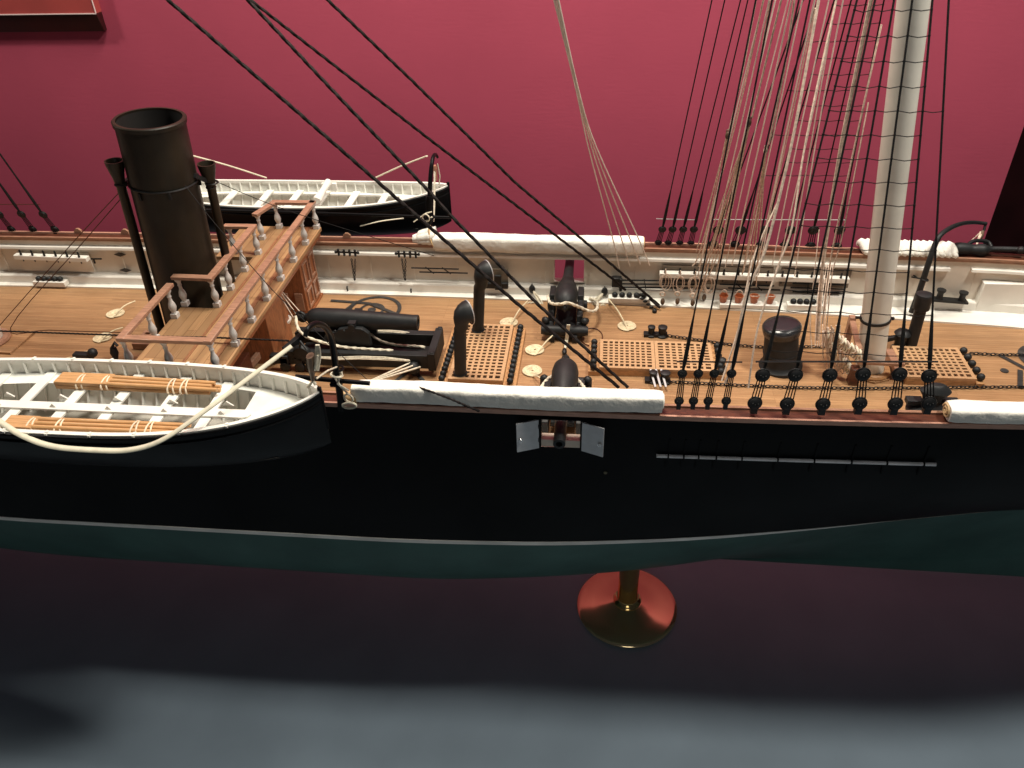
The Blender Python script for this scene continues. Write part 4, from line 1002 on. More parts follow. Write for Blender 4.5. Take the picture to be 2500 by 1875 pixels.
# ------------------------------------------------------------ hammock rolls on the rails
def roll(x0, x1, s, w, h, label, lean=0.0, taper0=0.0, z0=None, m=None):
    t = thing('hammock_roll', ((x0 + x1) / 2, s * .97, ZR), label, 'canvas roll', 'canvas hammock rolls lying on the rails')
    n = max(30, int((x1 - x0) * 46)); seg = 40; k = MB(); rows = []
    ph = random.uniform(0, 9)
    for i in range(n + 1):
        f = i / n; x = x0 + (x1 - x0) * f; row = []
        e = 1.0
        if f < .02: e = .9 + .1 * (f / .02)
        if f > .98: e = .92 + .08 * ((1 - f) / .02)
        yc = s * (R_(x) - .03 if s > 0 else R_(x) + .0); zc = (z0 or ZR) + .022 + h / 2
        for q in range(seg + 1):
            a = 2 * PI * q / seg; c, sn = math.cos(a), math.sin(a)
            cc = math.copysign(abs(c) ** .45, c); ss = math.copysign(abs(sn) ** .45, sn)
            wob = 1 + .018 * math.sin(x * 9 + a * 2 + ph) + .015 * math.sin(x * 23 + a * 3) + .012 * math.sin(x * 61 + a)
            row.append(V((x, yc + cc * w / 2 * wob * e, zc + ss * h / 2 * wob * e + (.004 * math.sin(x * 5)))))
        rows.append(row)
    k.grid(rows); b0 = len(k.v)
    k.f.append(tuple(range(seg))); k.f.append(tuple(n * (seg + 1) + q for q in range(seg)))
    build('canvas', k, m or M['canvas'], t, smooth=60)
    # folded ends: small spiral of cloth
    for xe, sg in ((x0, -1), (x1, 1)):
        k = MB(); pts = []
        for i in range(40):
            a = i * .32; rr = .42 * (1 - i / 46); yc = s * (R_(xe) - .004); zc = (z0 or ZR) + .022 + h / 2
            pts.append(V((xe + sg * (.002 + .00012 * i), yc + math.cos(a) * w * rr, zc + math.sin(a) * h * rr)))
        k.tube(pts, .006, 6); build('rolled_end', k, M['canvastan'] if (s > 0 and sg > 0) or sg < 0 else M['canvas'], t)
    # thin seam flap along the bottom edge and tie stitches
    k = MB(); pts = []
    for i in range(n + 1):
        x = x0 + .01 + (x1 - x0 - .02) * i / n; pts.append(V((x, s * (R_(x)) - (w / 2 + .002) * (1 if s > 0 else 1), (z0 or ZR) + .022 + .006 * math.sin(x * 13) )))
    if s > 0: k.tube(pts, .006, 6); build('hem', k, M['canvas'], t)
    return t
xa = PY(862, 960, -.98).x; xb = PY(1618, 980, -.98).x
roll(xa, xb, -1, .10, .105, 'long white canvas roll on the near rail above the open gun port', z0=ZR + .008)
xa2 = PY(2316, 985, -.92).x
roll(xa2, 3.7, -1, .11, .085, 'white canvas roll on the near rail cut off by the right edge of the picture', z0=ZR + .008)
xf0 = PY(1062, 600, .95).x; xf1 = PY(1570, 600, .95).x
rf = roll(xf0, xf1, 1, .12, .11, 'long white canvas roll on the far rail above the far cannon', z0=.328)
def gathered(x, s, dirx, label_part, parent, w, h):
    k = MB()
    for i in range(7):
        a = 2 * PI * i / 7; y0 = s * .965 + math.cos(a) * w * .34; z0 = ZR + .07 + math.sin(a) * h * .34
        k.tube(curve([V((x, y0, z0)), V((x + dirx * .06, y0 * .995 + .0, z0 - .005)), V((x + dirx * .13, s * .96 + math.cos(a) * w * .2, ZR + .05 + math.sin(a) * h * .22)), V((x + dirx * .17, s * .955, ZR + .045 + math.sin(a) * .01))], 5), [.040] * 5 + [.034] * 5 + [.022] * 5 + [.01], 10)
    return build(label_part, k, M['canvas'], parent, smooth=60)
gathered(xf0 + .01, 1, -1, 'gathered_end', rf, .10, .09)
k = MB(); k.tube(curve([V((xf0 + .02, .90, ZR + .0)), V((xf0 - .01, .895, ZR + .05)), V((xf0 - .03, .93, ZR + .125)), V((xf0 - .03, .99, ZR + .13))], 6), .016, 8, flat=.5); build('tan_binding', k, M['canvastan'], rf)
rn = [o for o in bpy.data.objects if o.name == 'hammock_roll'][0]
k = MB(); c = curve([V((xa + .02, -.975, ZR + .05)), V((xa - .02, -.975, ZR + .05)), V((xa - .07, -.965, ZR + .045)), V((xa - .10, -.96, ZR + .05))], 5); k.tube(c, [.045, .044, .043, .042, .041, .038, .036, .033, .03, .027, .024, .02, .017, .014, .012, .01][:len(c)], 14, flat=.8); build('tapered_end', k, M['canvastan'], rn)
# twisted white rope roll on the far rail
k = MB(); x0 = PY(2098, 605, .95).x; x1 = PY(2325, 610, .93).x; n = 15
for i in range(n):
    x = x0 + (x1 - x0) * (i + .5) / n; yc = R_(x) - .01
    c = [V((x - .030 + .060 * j / 8, yc + .050 * math.cos(PI * (j / 8)) , ZR + .055 + .036 * math.sin(PI * 2 * (j / 8 - .0)) * .5 + .02 * math.sin(PI * j / 8))) for j in range(9)]
    k.tube(c, [.012, .022, .028, .031, .032, .031, .028, .022, .012], 10)
build('coiled_hammock_cloth', k, M['canvas'], None, 'tightly twisted white cloth roll on the far rail behind the mast', 'canvas roll')
# anchor like black fitting on the far rail at right
t = thing('rail_anchor', V((2.75, .92, ZR)), 'black iron anchor stock resting on the far rail at the right edge', 'anchor')
k = MB(); c = curve([PY(2330, 606, .93), PY(2365, 608, .93), PY(2400, 610, .92), PY(2440, 608, .92), PY(2560, 612, .9)], 6); k.tube(c, [.034, .04, .042, .042, .042, .04, .038, .034, .034, .036, .04, .042, .042, .038, .03, .024, .02, .019, .019, .019, .019, .019, .019, .019, .019][:len(c)], 16); build('stock', k, M['gun'], t)
k = MB(); k.tube(curve([PY(2362, 598, .94), PY(2380, 588, .98), PY(2410, 590, 1.0), PY(2420, 602, .97)], 6), .013, 10); k.sphere(PY(2492, 611, .9), .028, 12, 8); build('fluke', k, M['iron'], t)
k = MB(); k.tube([PY(2330, 606, .93) + V((0, 0, -.03)), PY(2420, 614, .93) + V((0, 0, -.035))], .02, 8); build('chock', k, M['darkwood'], t)
# curved crane davit at far right
t = thing('anchor_davit', PY(2230, 762, .76), 'black curved anchor davit bending right over the far rail near the mast', 'davit')
k = MB(); c = curve([PY(2226, 762, .72), PY(2243, 716, .72), PY(2268, 640, .74), PY(2286, 590, .78), PY(2305, 566, .84), PY(2340, 548, .98), PY(2375, 543, 1.18), PY(2408, 546, 1.22)]); n = len(c)
k.tube(c, [.022 - .010 * i / n for i in range(n)], 12); build('arm', k, M['gun'], t)
k = MB(); p = PY(2257, 682, .73); k.torus(p, .024, .006, (.2, .1, 1), 16, 6); k.tube([p, PY(2240, 679, .86), PY(2215, 661, .9)], .005, 6); k.tube([p, PY(2225, 676, .88)], .005, 6); build('collar', k, M['iron'], t)
k = MB(); e = PY(2406, 548, 1.22); k.tube([e, PY(2402, 563, 1.2)], .009, 6); build('head_hook', k, M['iron'], t)
t2 = thing('davit_tackle', PY(2392, 600, 1.15), 'tan tackle hanging from the curved anchor davit with a line down to deck', 'tackle')
k = MB(); k.tube([PY(2400, 563, 1.2), PY(2396, 575, 1.18), PY(2390, 590, 1.17)], [.01, .015, .008], 8); build('block', k, M['blackbrown'], t2)
k = MB(); k.tube([PY(2396, 565, 1.2), PY(2262, 686, .86)], .004, 6); k.tube([PY(2394, 566, 1.2), PY(2384, 600, 1.1)], .007, 6); k.tube([PY(2400, 566, 1.2), PY(2386, 590, 1.12), PY(2383, 612, 1.08)], .006, 6); k.tube([PY(2258, 690, .84), PY(2253, 712, .82)], .010, 6); build('fall', k, M['tan'], t2)
# ------------------------------------------------------------ rigging
HM = mb0 + (V((1.266, 0, 3.728)) - mb0) * 1.0; HM.y = .03
def shroud(u, v, ul, vl, y, top, R, label, group, nlan=4, facing=-1, thin=.0042):
    """deadeye pair with lanyard and a rope running up to `top`"""
    pu = PY(u, v, y); pl = PY(ul, vl, y + (.03 if facing > 0 else -.03)); pl.z = max(pl.z, ZR + .03)
    t = thing('shroud', pl, label, 'shroud', group)
    d = (top - pu).normalized(); dn = (pl - pu).normalized()
    nrm = V((0, 1, 0)) - dn * dn.y; nrm.normalize()
    for nm, c in (('upper_deadeye', pu), ('lower_deadeye', pl)):
        k = MB(); k.lathe(c - nrm * R * .45, nrm, [(0, R * .72), (R * .12, R * .95), (R * .45, R * 1.02), (R * .78, R * .95), (R * .9, R * .72)], 20)
        k.torus(c, R * 1.08, R * .16, nrm, 20, 6)
        side = nrm.cross(dn).normalized()
        for q in (-1, 0, 1): k.sphere(c - nrm * R * .48 + side * q * R * .42 + dn * (abs(q) * -.22 + .18) * R, R * .16, 6, 4)
        build(nm, k, M['iron'], t)
    k = MB(); side = nrm.cross(dn).normalized()
    for i in range(nlan):
        o = side * R * (-.72 + 1.44 * i / (nlan - 1)); k.tube([pu + o * .8, pl + o * 1.05], .0035 if R > .03 else .0032, 5)
    if nlan == 2: pass
    build('lanyard', k, M['shroud'], t)
    k = MB(); k.tube([pu + d * R, pu + d * (R + .05), pu + d * (R + .12), pu + d * (R + .22), pu + d * (R + .30)], [.007, .011, .0105, .008, thin], 7); build('splice', k, M['shroud'], t)
    k = MB(); L = (top - pu).length; nseg = 24
    k.tube([pu + d * (R + .27) + d * (L - R - .27) * i / nseg for i in range(nseg + 1)], thin, 7); build('rope', k, M['shroud'], t)
    k = MB(); k.box(pl + V((0, 0, -R - .012)), (R * 1.1, R * 1.0, .035)); build('deadeye_strap', k, M['iron'], t)
    return pu, d
nb = []; yr = -.95
for i, (u, ul) in enumerate(((1666, 1658), (1705, 1693), (1744, 1729), (1786, 1773))):
    tp = PY((1845, 1885, 1952, 1978)[i] + 12, -60, -.60); p = PY(u, 912, yr); tp = p + (tp - p) * 1.4
    nb.append(shroud(u, 912, ul, 979, yr, tp, .020, f'{ORD[i]} from the left of the four thin near backstays with small deadeyes', 'near side backstays'))
ns = []
for i, (u, v, ul, vl) in enumerate(((1862, 916, 1843, 984), (1942, 916, 1922, 986), (2026, 916, 2009, 987), (2107, 914, 2099, 985), (2196, 914, 2186, 986), (2268, 918, 2268, 984))):
    ns.append(shroud(u, v, ul, vl, -.93, HM, .031, f'{ORD[i]} from the left of the six near foremast shrouds with large round deadeyes', 'near side foremast shrouds', thin=.0050))
fb_ = []
for i, (u, ul) in enumerate(((1617, 1606), (1642, 1630), (1668, 1658), (1694, 1685))):
    tp = PY((1743, 1775, 1815, 1832)[i] + 8, -60, .70); p = PY(u, 560, .965); tp = p + (tp - p) * 1.3
    fb_.append(shroud(u, 560, ul, 604, .965, tp, .023, f'{ORD[i]} from the left of the four thin far backstays with small deadeyes', 'far side backstays', facing=1, thin=.0040))
fs = []
for i, (u, ul) in enumerate(((1754, 1740), (1808, 1792), (1868, 1856), (1930, 1914), (1986, 1977), (2050, 2041))):
    fs.append(shroud(u, 562, ul, 606, .96, HM, .031, f'{ORD[i]} from the left of the six far foremast shrouds with large round deadeyes', 'far side foremast shrouds', facing=1, thin=.0046))
for i, (u, v, ul, vl, sx) in enumerate(((-2, 523, 28, 560, -215), (52, 523, 80, 560, -125), (105, 524, 134, 560, -10))):
    tp = PY(-330 + 60 * i, -60, .6); tp = PY(u - 152, v - 214, .86) 
    shroud(u, v, ul, vl, .965, tp, .027, f'{ORD[i]} from the left of the three mainmast shrouds at the far left rail', 'mainmast shrouds', facing=1, thin=.0062)
# sheer poles and ratlines
def seg_obj(name, pts, r, m, label, cat, group=None):
    k = MB(); k.tube(pts, r, 6); return build(name, k, m, None, label, cat, group)
seg_obj('sheer_pole', [PY(1652, 883, -.93), PY(1812, 884, -.93)], .0042, M['iron'], 'thin black sheer pole across the four near backstays', 'sheer pole')
seg_obj('sheer_pole', [PY(1845, 883, -.92), PY(2290, 883, -.92)], .0045, M['iron'], 'thin black sheer pole across the six near shrouds', 'sheer pole')
seg_obj('sheer_pole', [PY(1602, 534, .96), PY(1703, 537, .96)], .0030, M['silver'], 'thin grey sheer pole across the four far backstays', 'sheer pole')
seg_obj('sheer_pole', [PY(1740, 536, .955), PY(2066, 537, .955)], .0030, M['silver'], 'thin grey sheer pole across the six far shrouds', 'sheer pole')
seg_obj('sheer_pole', [PY(-10, 499, .96), PY(98, 499, .96)], .0028, M['darkwood'], 'thin brown sheer pole across the mainmast shrouds at far left', 'sheer pole')
def at_z(pd, z): p, d = pd; return p + d * ((z - p.z) / d.z)
NR = []
for i in range(19):
    z = .745 + i * .0985
    pts = []
    S_ = ns if True else ns
    for j in range(5 if i % 7 == 6 else 5):
        pass
    idx = [0, 1, 2, 3, 4] if i % 6 != 5 else [0, 1, 2, 3, 4, 5]
    if i < 3: idx = [0, 1, 2, 3, 4, 5] if i == 2 else [0, 1, 2, 3, 4]
    for a, b in zip(idx, idx[1:]):
        A = at_z(ns[a], z); B = at_z(ns[b], z)
        pts += [A, A.lerp(B, .5) + V((0, 0, -.006 - .004 * random.random()))]
    pts.append(at_z(ns[idx[-1]], z + random.uniform(-.003, .003)))
    NR.append(z); k = MB(); k.tube(pts, .0023, 5)
    for a in idx: k.sphere(at_z(ns[a], z), .0068, 6, 4)
    build('ratline', k, M['shroud'], None, f'{ORD[i]} ratline up from the sheer pole on the near foremast shrouds', 'ratline', 'ratlines on the near shrouds')
for i in range(13):
    z = .98 + i * .098
    pts = []
    idx = [2, 3, 4, 5] if i % 3 else [1, 2, 3, 4, 5]
    for a, b in zip(idx, idx[1:]):
        A = at_z(fs[a], z); B = at_z(fs[b], z); pts += [A, A.lerp(B, .5) + V((0, 0, -.006))]
    pts.append(at_z(fs[idx[-1]], z)); k = MB(); k.tube(pts, .0024, 5)
    for a in idx: k.sphere(at_z(fs[a], z), .0065, 6, 4)
    build('ratline', k, M['shroud'], None, f'{ORD[i]} ratline up from the rail on the far foremast shrouds', 'ratline', 'ratlines on the far shrouds')

# heavy black stays (laid rope) coming down from the mainmast
def stay(px, y0, y1, r, label, lobes=3):
    """pixel polyline given from the top; depth runs linearly from y0 to y1 with height"""
    n = len(px); vt = px[0][1]; vb = px[-1][1]; pts = []
    for u, v in px: pts.append(PY(u, v, y0 + (y1 - y0) * (v - vt) / (vb - vt)))
    P = []
    for a, b in zip(pts, pts[1:]):
        m = max(2, int((b - a).length / (r * 1.6))) if lobes else 6
        P += [a.lerp(b, i / m) for i in range(m)]
    P.append(pts[-1]); k = MB(); k.tube(P, r, 10 if lobes else 6, lobes=lobes, pitch=9)
    return build('stay', k, M['ropeblack'], None, label, 'stay', 'heavy black stays of the mainmast')
stay([(200, -180), (410, 0), (800, 337), (1275, 752), (1511, 946)], -.15, -.72, .0092, 'lowest and leftmost of the four thick black stays, ending at the near rail')
stay([(410, -245), (605, 0), (800, 208), (1046, 466), (1098, 524), (1311, 741), (1533, 946)], -.12, -.72, .0085, 'second thick black stay, crossing the far boat davit, ending at the near rail')
stay([(320, -245), (605, -5), (800, 147), (1042, 335), (1358, 576), (1492, 678), (1527, 708)], .12, .74, .0085, 'third thick black stay, crossing the far canvas roll to the far waterway')
stay([(560, -235), (800, 0), (1003, 194), (1257, 445), (1415, 579), (1609, 745)], .12, .76, .0085, 'uppermost and rightmost of the four thick black stays, ending at the far waterway')
# lower fittings of the far stays
t = thing('stay_tackle', PZ(1575, 735, .05), 'black hook and chain of tarred blocks at the foot of the far stays', 'tackle')
k = MB(); p0 = PY(1560, 722, .78); p1 = PY(1598, 757, .72)
k.torus(PY(1566, 724, .78), .025, .007, (.2, 1, .2), 16, 6)
for i in range(6): k.sphere(p0.lerp(p1, i / 5), .013, 8, 6, (1.3, .8, .8))
k.sphere(PZ(1598, 760, .01), .018, 8, 6); build('chain', k, M['iron'], t); k = MB(); k.tube([PY(1585, 728, .76), PY(1612, 752, .72)], .009, 8); build('seizing', k, M['ropeblack'], t)

# thin lines
def line(px, y0, y1, r, label, m='tan', name='running_line', cat='rope', group='tan running rigging by the foremast'):
    vt = px[0][1]; vb = px[-1][1]; pts = [PY(u, v, y0 + (y1 - y0) * (v - vt) / (vb - vt)) for u, v in px]
    k = MB(); k.tube(curve(pts, 5), r, 6); return build(name, k, M[m], None, label, cat, group)
for i, (a, b, c) in enumerate((((1340, -50), (1437, 362), (1512, 655)), ((1345, -50), (1445, 362), (1538, 650)), ((1350, -50), (1451, 362), (1563, 645)), ((1353, -50), (1457, 362), (1586, 648)))):
    line([a, (1406 + i * 2, 217), b, (1496 + i * 21, 583), c], .2, .86, .0042, f'{ORD[i]} from the left of four pale lines fanning down over the far canvas roll', group='pale line fan', m='fan')
line([(1870, -30), (1798, 293), (1712, 603), (1690, 650)], .3, .84, .0045, 'pale tan line left of all the hanging blocks, down to the far pin rail')
line([(1945, -40), (1913, 178), (1877, 352)], .1, .25, .0055, 'tan line carrying the lowest of the three hanging blocks')
line([(2006, -40), (1960, 212), (1921, 404), (1868, 612), (1821, 722), (1789, 884), (1770, 935)], -.3, -.84, .0070, 'thickest pale line passing just right of the blocks down to the near rail')
line([(1912, -20), (1880, 110), (1836, 288)], .2, .3, .0055, 'tan line carrying the highest of the three hanging blocks')
line([(1850, -20), (1812, 180), (1779, 322)], .5, .6, .0042, 'tan line carrying the leftmost of the three hanging blocks')
line([(2152, 60), (2110, 250), (2060, 480), (2027, 640), (2008, 790)], .2, .05, .0050, 'pale line slanting left of the mast into the fife rail coils')
line([(2135, -40), (2087, 191), (2049, 382), (2010, 640), (1995, 830)], .1, .02, .0105, 'broad olive tan rope hanging left of the mast')
line([(2046, -20), (1968, 340), (1934, 552), (1900, 650), (1850, 800), (1827, 947)], -.1, -.85, .0048, 'pale line crossing the far big deadeyes and ending beside the black drum')
line([(1905, 480), (1843, 620), (1821, 710), (1802, 805), (1762, 930)], -.4, -.85, .0048, 'pale line ending between the small near deadeyes and the black drum')
line([(2120, 250), (2060, 560), (2030, 680), (2015, 850)], .2, .0, .0034, 'thin tan line right of the broad olive rope')
line([(2000, 560), (1985, 700), (1978, 790), (1982, 850)], .3, .0, .0030, 'thin tan line dropping at the left edge of the fife rail coils')
line([(1880, 0), (1846, 200), (1800, 420), (1752, 620), (1720, 690)], .2, .8, .0036, 'thin tan line between the two upper hanging blocks')
line([(1990, 20), (1930, 300), (1880, 520), (1846, 650)], .3, .8, .0036, 'thin tan line passing between the third and fourth far shrouds')
def block(u, v, y, label, falls, m='blackbrown', rr=.017, tm='tan'):
    p = PY(u, v, y); t = thing('hanging_block', p, label, 'block', 'blocks hanging by the foremast')
    k = MB(); k.sphere(p, rr, 12, 8, (.8, .6, 1.5)); k.torus(p + V((0, 0, rr * 1.5)), rr * .5, .004, (0, 1, 0), 10, 5); build('shell', k, M[m], t)
    k = MB()
    for (uu, vv, y2) in falls: k.tube([p + V((random.uniform(-.4, .4) * rr, 0, -rr)), PY(uu, vv, y2)], .0038, 6)
    build('falls', k, M[tm], t)
block(1829, 300, .3, 'highest brown block by the foremast with a fan of tan falls', [(1706, 650, .84), (1716, 668, .84), (1735, 655, .84), (1747, 672, .84), (1694, 730, .74), (1705, 730, .74), (1760, 640, .84)])
block(1776, 330, .6, 'leftmost brown block by the foremast with three tan falls', [(1700, 615, .86), (1708, 650, .86), (1719, 640, .86)])
block(1869, 368, .25, 'pale lowest block with a white seizing by the foremast', [(1824, 690, .84), (1834, 690, .84), (1846, 700, .84), (1812, 670, .84)], 'tan', .016)
rnd = random.Random(11)
for i in range(12):
    f = i / 11; t0 = 1872 + 200 * f + rnd.uniform(-12, 12); b0 = 1702 + 245 * f + rnd.uniform(-8, 8)
    vb = 655 + rnd.uniform(-8, 25); m0 = t0 + (b0 - t0) * .55 + rnd.uniform(-6, 6)
    line([(t0 + 4, -40), (m0, 350), (b0, vb)], rnd.uniform(.1, .5), .82, rnd.uniform(.0032, .0044), 'one thin pale line of the dense fan between the blocks and mast', m='fan', group='dense fan of pale lines left of the mast')
# belayed coils on the far pin rail and eyebolt blocks
for i, (u, v) in enumerate(((1624, 672), (1660, 676), (1697, 678), (1730, 680))):
    p = PY(u, v, .81); k = MB()
    for j in range(3): k.torus(p + V((random.uniform(-.02, .02), -.006 * j, -.05)), .022 + .006 * j, .0034, (random.uniform(-.15, .15), 1, 0), 18, 5, stretch=2.0, roll=0)
    k.tube([p + V((0, 0, .05)), p], .005, 6); build('belayed_coil', k, M['tan'], None, f'{ORD[i]} from the left of the small rope hanks on the far white pin rail', 'rope coil', 'hanks on the far pin rail')
for i, (u, v) in enumerate(((1617, 745), (1653, 744), (1690, 748), (1718, 735))):
    p = PZ(u, v, .02); t = thing('deck_block', p, f'{ORD[i]} from the left of the small brown blocks at the foot of the far waterway', 'block', 'deck blocks by the far waterway')
    k = MB(); k.sphere(p + V((0, 0, .03)), .020, 10, 8, (.8, .7, 1.4)); build('shell', k, M['blackbrown'], t)
    k = MB(); k.torus(p + V((-.005, .01, .085)), .018, .0045, (.2, 1, .3), 14, 5, stretch=1.2); build('eye', k, M['tan'], t)
for i in range(6):
    u = 1997 + i * 5.5; line([(u + 10, 646), (u - 2, 740), (u - 7, 846)], .84 if i % 2 else .5, .0 + .02 * i, .0026, f'{ORD[i]} from the left of the thin vertical cords before the pin rail', group='thin cords by the fife rail')
# funnel guys and rope across left
line([(452, 453), (520, 540), (640, 680), (700, 742), (905, 935)], -.15, -.9, .0026, 'thin grey wire from the funnel band down over the pivot gun to the near rail', 'shroud', 'funnel_guy', 'wire', 'funnel guys')
line([(520, 440), (720, 520), (1062, 625)], .15, .9, .0026, 'thin dark wire from the funnel band across the far boat to the far bulwark', 'shroud', 'funnel_guy', 'wire', 'funnel guys')
line([(300, 460), (180, 590), (12, 780), (-30, 830)], .1, .0, .0032, 'thin brown wire slanting down left from the funnel to the mainmast foot, upper one', 'darkwood', 'brace_wire', 'wire', 'brown wires left of the funnel')
line([(308, 470), (200, 595), (26, 800), (120, 806), (300, 812)], .1, -.1, .0032, 'thin brown wire slanting down left from the funnel then turning along the deck, lower one', 'darkwood', 'brace_wire', 'wire', 'brown wires left of the funnel')
ropeobj([PY(-30, 807, -.5), PY(280, 818, -.55), PY(420, 822, -.6), PY(520, 824, -.62), PY(640, 829, -.66), PY(705, 832, -.7)], .0052, M['ropeblack'], 'jackstay', 'dark twisted rope running level across the near end of the bridge', 'rope', sub=10)
k = MB(); k.tube(curve([PY(985, 935, -.86), PY(1020, 945, -.98), PY(1090, 970, -1.045), PY(1125, 985, -1.055), PY(1170, 1004, -1.03)], 20), .006, 8, lobes=2, pitch=5); build('dark_cord', k, M['ropeblack'], None, 'short dark knotted cord hanging over the near canvas roll', 'cord')

# deck chains
def chainline(px, label):
    pts = [PZ(u, v, .012) for u, v in px]; links(pts, .0185, .0038, M['iron'], 'deck_chain', None, label, 'chain')
chainline([(1622, 818), (1700, 829), (1790, 842), (1875, 848), (1985, 846), (2110, 852), (2185, 856)], 'black chain lying on the deck behind the double grating and the drum')
chainline([(1640, 932), (1800, 940), (1950, 946), (2100, 948), (2300, 946), (2520, 944)], 'black chain lying on the deck along the near deadeyes')
chainline([(2368, 862), (2440, 866), (2520, 866)], 'short black chain at the far right behind the square grating')
for u, v, lb in ((1600, 820, 'black iron chain bitt with two round heads behind the double grating'), (1605, 932, 'black iron chain bitt with round head in front of the double grating')):
    p = PZ(u, v, 0); k = MB()
    for dx, r in ((-.03, .026), (.045, .032)): k.lathe(p + V((dx, 0, 0)), (0, 0, 1), [(0, r + .008), (.01, r + .008), (.02, r * .8), (.055, r * .85), (.065, r), (.075, r), (.08, r * .6)], 16)
    k.box(p + V((0, 0, .012)), (.16, .05, .02)); build('chain_bitt', k, M['iron'], None, lb, 'bitt')
k = MB()
for i in range(3): k.bar(PY(1590 + i * 13, 900, -.2) if False else PZ(1588 + i * 13, 902, .065), PZ(1600 + i * 13, 945, .03), .012, .008)
build('grey_battens', k, M['silver'], None, 'three thin grey battens leaning against the front of the double grating', 'battens')
# small iron between hatch 2 and drum
k = MB(); p = PZ(1760, 905, 0); k.lathe(p, (0, 0, 1), [(0, .03), (.03, .03), (.05, .018), (.09, .024), (.10, .01)], 14); build('iron_post', k, M['iron'], None, 'small black iron post at the right front corner of the double grating', 'post')

# rope coils on deck
COILS = [((283, 767), (330, 735), 'left of the funnel foot'), ((252, 826), (300, 800), 'touching the bridge handrail at left'), ((205, 872), (150, 880), 'beside the black block near the rail at left'),
         ((1243, 789), (1288, 735), 'behind the right shot rack of the ventilator hatch'), ((1306, 856), (1370, 806), 'between the ventilator hatch and train tackle, upper one'), ((1300, 907), (1330, 940), 'between the ventilator hatch and near cannon, lower one'), ((1531, 798), (1485, 730), 'behind the double grating right of the far cannon')]
for (u, v), (eu, ev), w in COILS:
    c = PZ(u, v, 0); k = MB(); sp = []
    n = 150
    for i in range(n):
        a = i * 2 * PI / 22; r = .008 + .054 * i / n; sp.append(V((c.x + math.cos(a) * r * 1.05, c.y + math.sin(a) * r, .007 + .0015 * math.sin(i * .7))))
    k.tube(sp, .0058, 6)
    e = PZ(eu, ev, .05); k.tube(curve([sp[-1], sp[-1].lerp(e, .5) + V((0, .01, .02)), e], 6), .0052, 6)
    build('rope_coil', k, M['coil'], None, 'flat cream rope coil on deck ' + w, 'rope coil', 'flemished rope coils on deck')

# shot racks, buckets on the far side
def rack(u0, u1, v, y, n, where, z0=.035):
    a = PY(u0, v, y); b = PY(u1, v, y); zz = .06
    k = MB(); k.bb(a.x - .02, b.x + .02, y - .06, y + .0, .018, zz); build('shot_garland', k, M['white'], None, 'long white shot garland ' + where, 'shot rack', bevel=.004)
    for i in range(n):
        p = a.lerp(b, (i + .5) / n); copy_thing(SHOT[0][0], (p.x, y - .03, zz - .008), f'{ORD[i]} iron shot from the left in the white garland {where}')
rack(95, 160, 680, .855, 5, 'under the left pin rail'); rack(1492, 1580, 722, .83, 5, 'right of the far cannon'); rack(1925, 2005, 742, .80, 5, 'below the far pin rail end')
k = MB(); a = PY(1760, 738, .83); b = PY(1890, 745, .80); k.bb(a.x - .02, b.x + .02, .74, .81, .018, .05); build('bucket_shelf', k, M['white'], None, 'white shelf carrying the four orange buckets', 'shelf', bevel=.004)
for i, (u, v) in enumerate(((1766, 729), (1803, 731), (1841, 733), (1879, 735))):
    p = PY(u, v, .78); p.z = .05; t = thing('fire_bucket', p, ('first', 'second', 'third', 'fourth')[i] + ' orange bucket from the left on the white shelf by the far bulwark', 'bucket', 'orange buckets on the white shelf')
    k = MB(); k.lathe(p, (0, 0, 1), [(0, .020), (.006, .024), (.05, .031), (.052, .033), (.056, .033), (.056, .029), (.02, .025)], 18); build('pail', k, M['bucket'], t)
    k = MB(); lean = (.03, .03, -.035, -.03)[i]; k.tube(curve([p + V((-.031, 0, .055)), p + V((-.015, .004, .055 + abs(lean) * (1 if i < 2 else -.2))), p + V((.0, .006, .058 + abs(lean) * (1.2 if i < 2 else -.3))), p + V((.015, .004, .055 + abs(lean) * (1 if i < 2 else -.2))), p + V((.031, 0, .055))], 4), .0036, 5); build('handle', k, M['tan'], t)
# iron object at the near rail right (ventilator bust like deadeye stack)
p = PY(2286, 950, -.80); t = thing('rail_pump', p - V((0, 0, .1)), 'lumpy black iron bollard standing inside the near rail behind the last deadeye', 'bollard')
k = MB(); k.lathe(p + V((-.0, 0, -.14)), (0, 0, 1), [(0, .12), (.02, .12), (.04, .08), (.07, .05), (.10, .06), (.13, .08), (.16, .05), (.17, .03)], 20, sq=.6); k.box(p + V((.08, 0, -.08)), (.10, .05, .03)); k.box(p + V((-.09, 0, -.08)), (.08, .05, .03)); build('body', k, M['gun'], t, bevel=.004)
# eyebolt wires
k = MB(); k.torus((-.03, .33, .006), .075, .0035, (0, 0, 1), 30, 5, stretch=1.5); build('breeching_tail', k, M['darkwood'], None, 'thin dark loop lying on deck right of the far cannon', 'cord')

# ------------------------------------------------------------ pedestal
pc = V((.335, 0, 0)); ZF = -2.43
t = thing('pedestal', (pc.x, pc.y, ZF), 'polished copper disc with brass column standing under the hull', 'stand')
k = MB(); k.lathe((pc.x, pc.y, ZF + .001), (0, 0, 1), [(0, .405), (.012, .412), (.022, .405), (.030, .38), (.045, .28), (.065, .17), (.085, .12), (.09, .10)], 72); build('base_disc', k, M['copper'], t, smooth=60)
k = MB(); k.lathe((pc.x, pc.y, ZF + .085), (0, 0, 1), [(0, .105), (.01, .115), (.022, .105), (.03, .085), (.05, .080), (.9, .078)], 40); build('column', k, M['brass'], t, smooth=60)

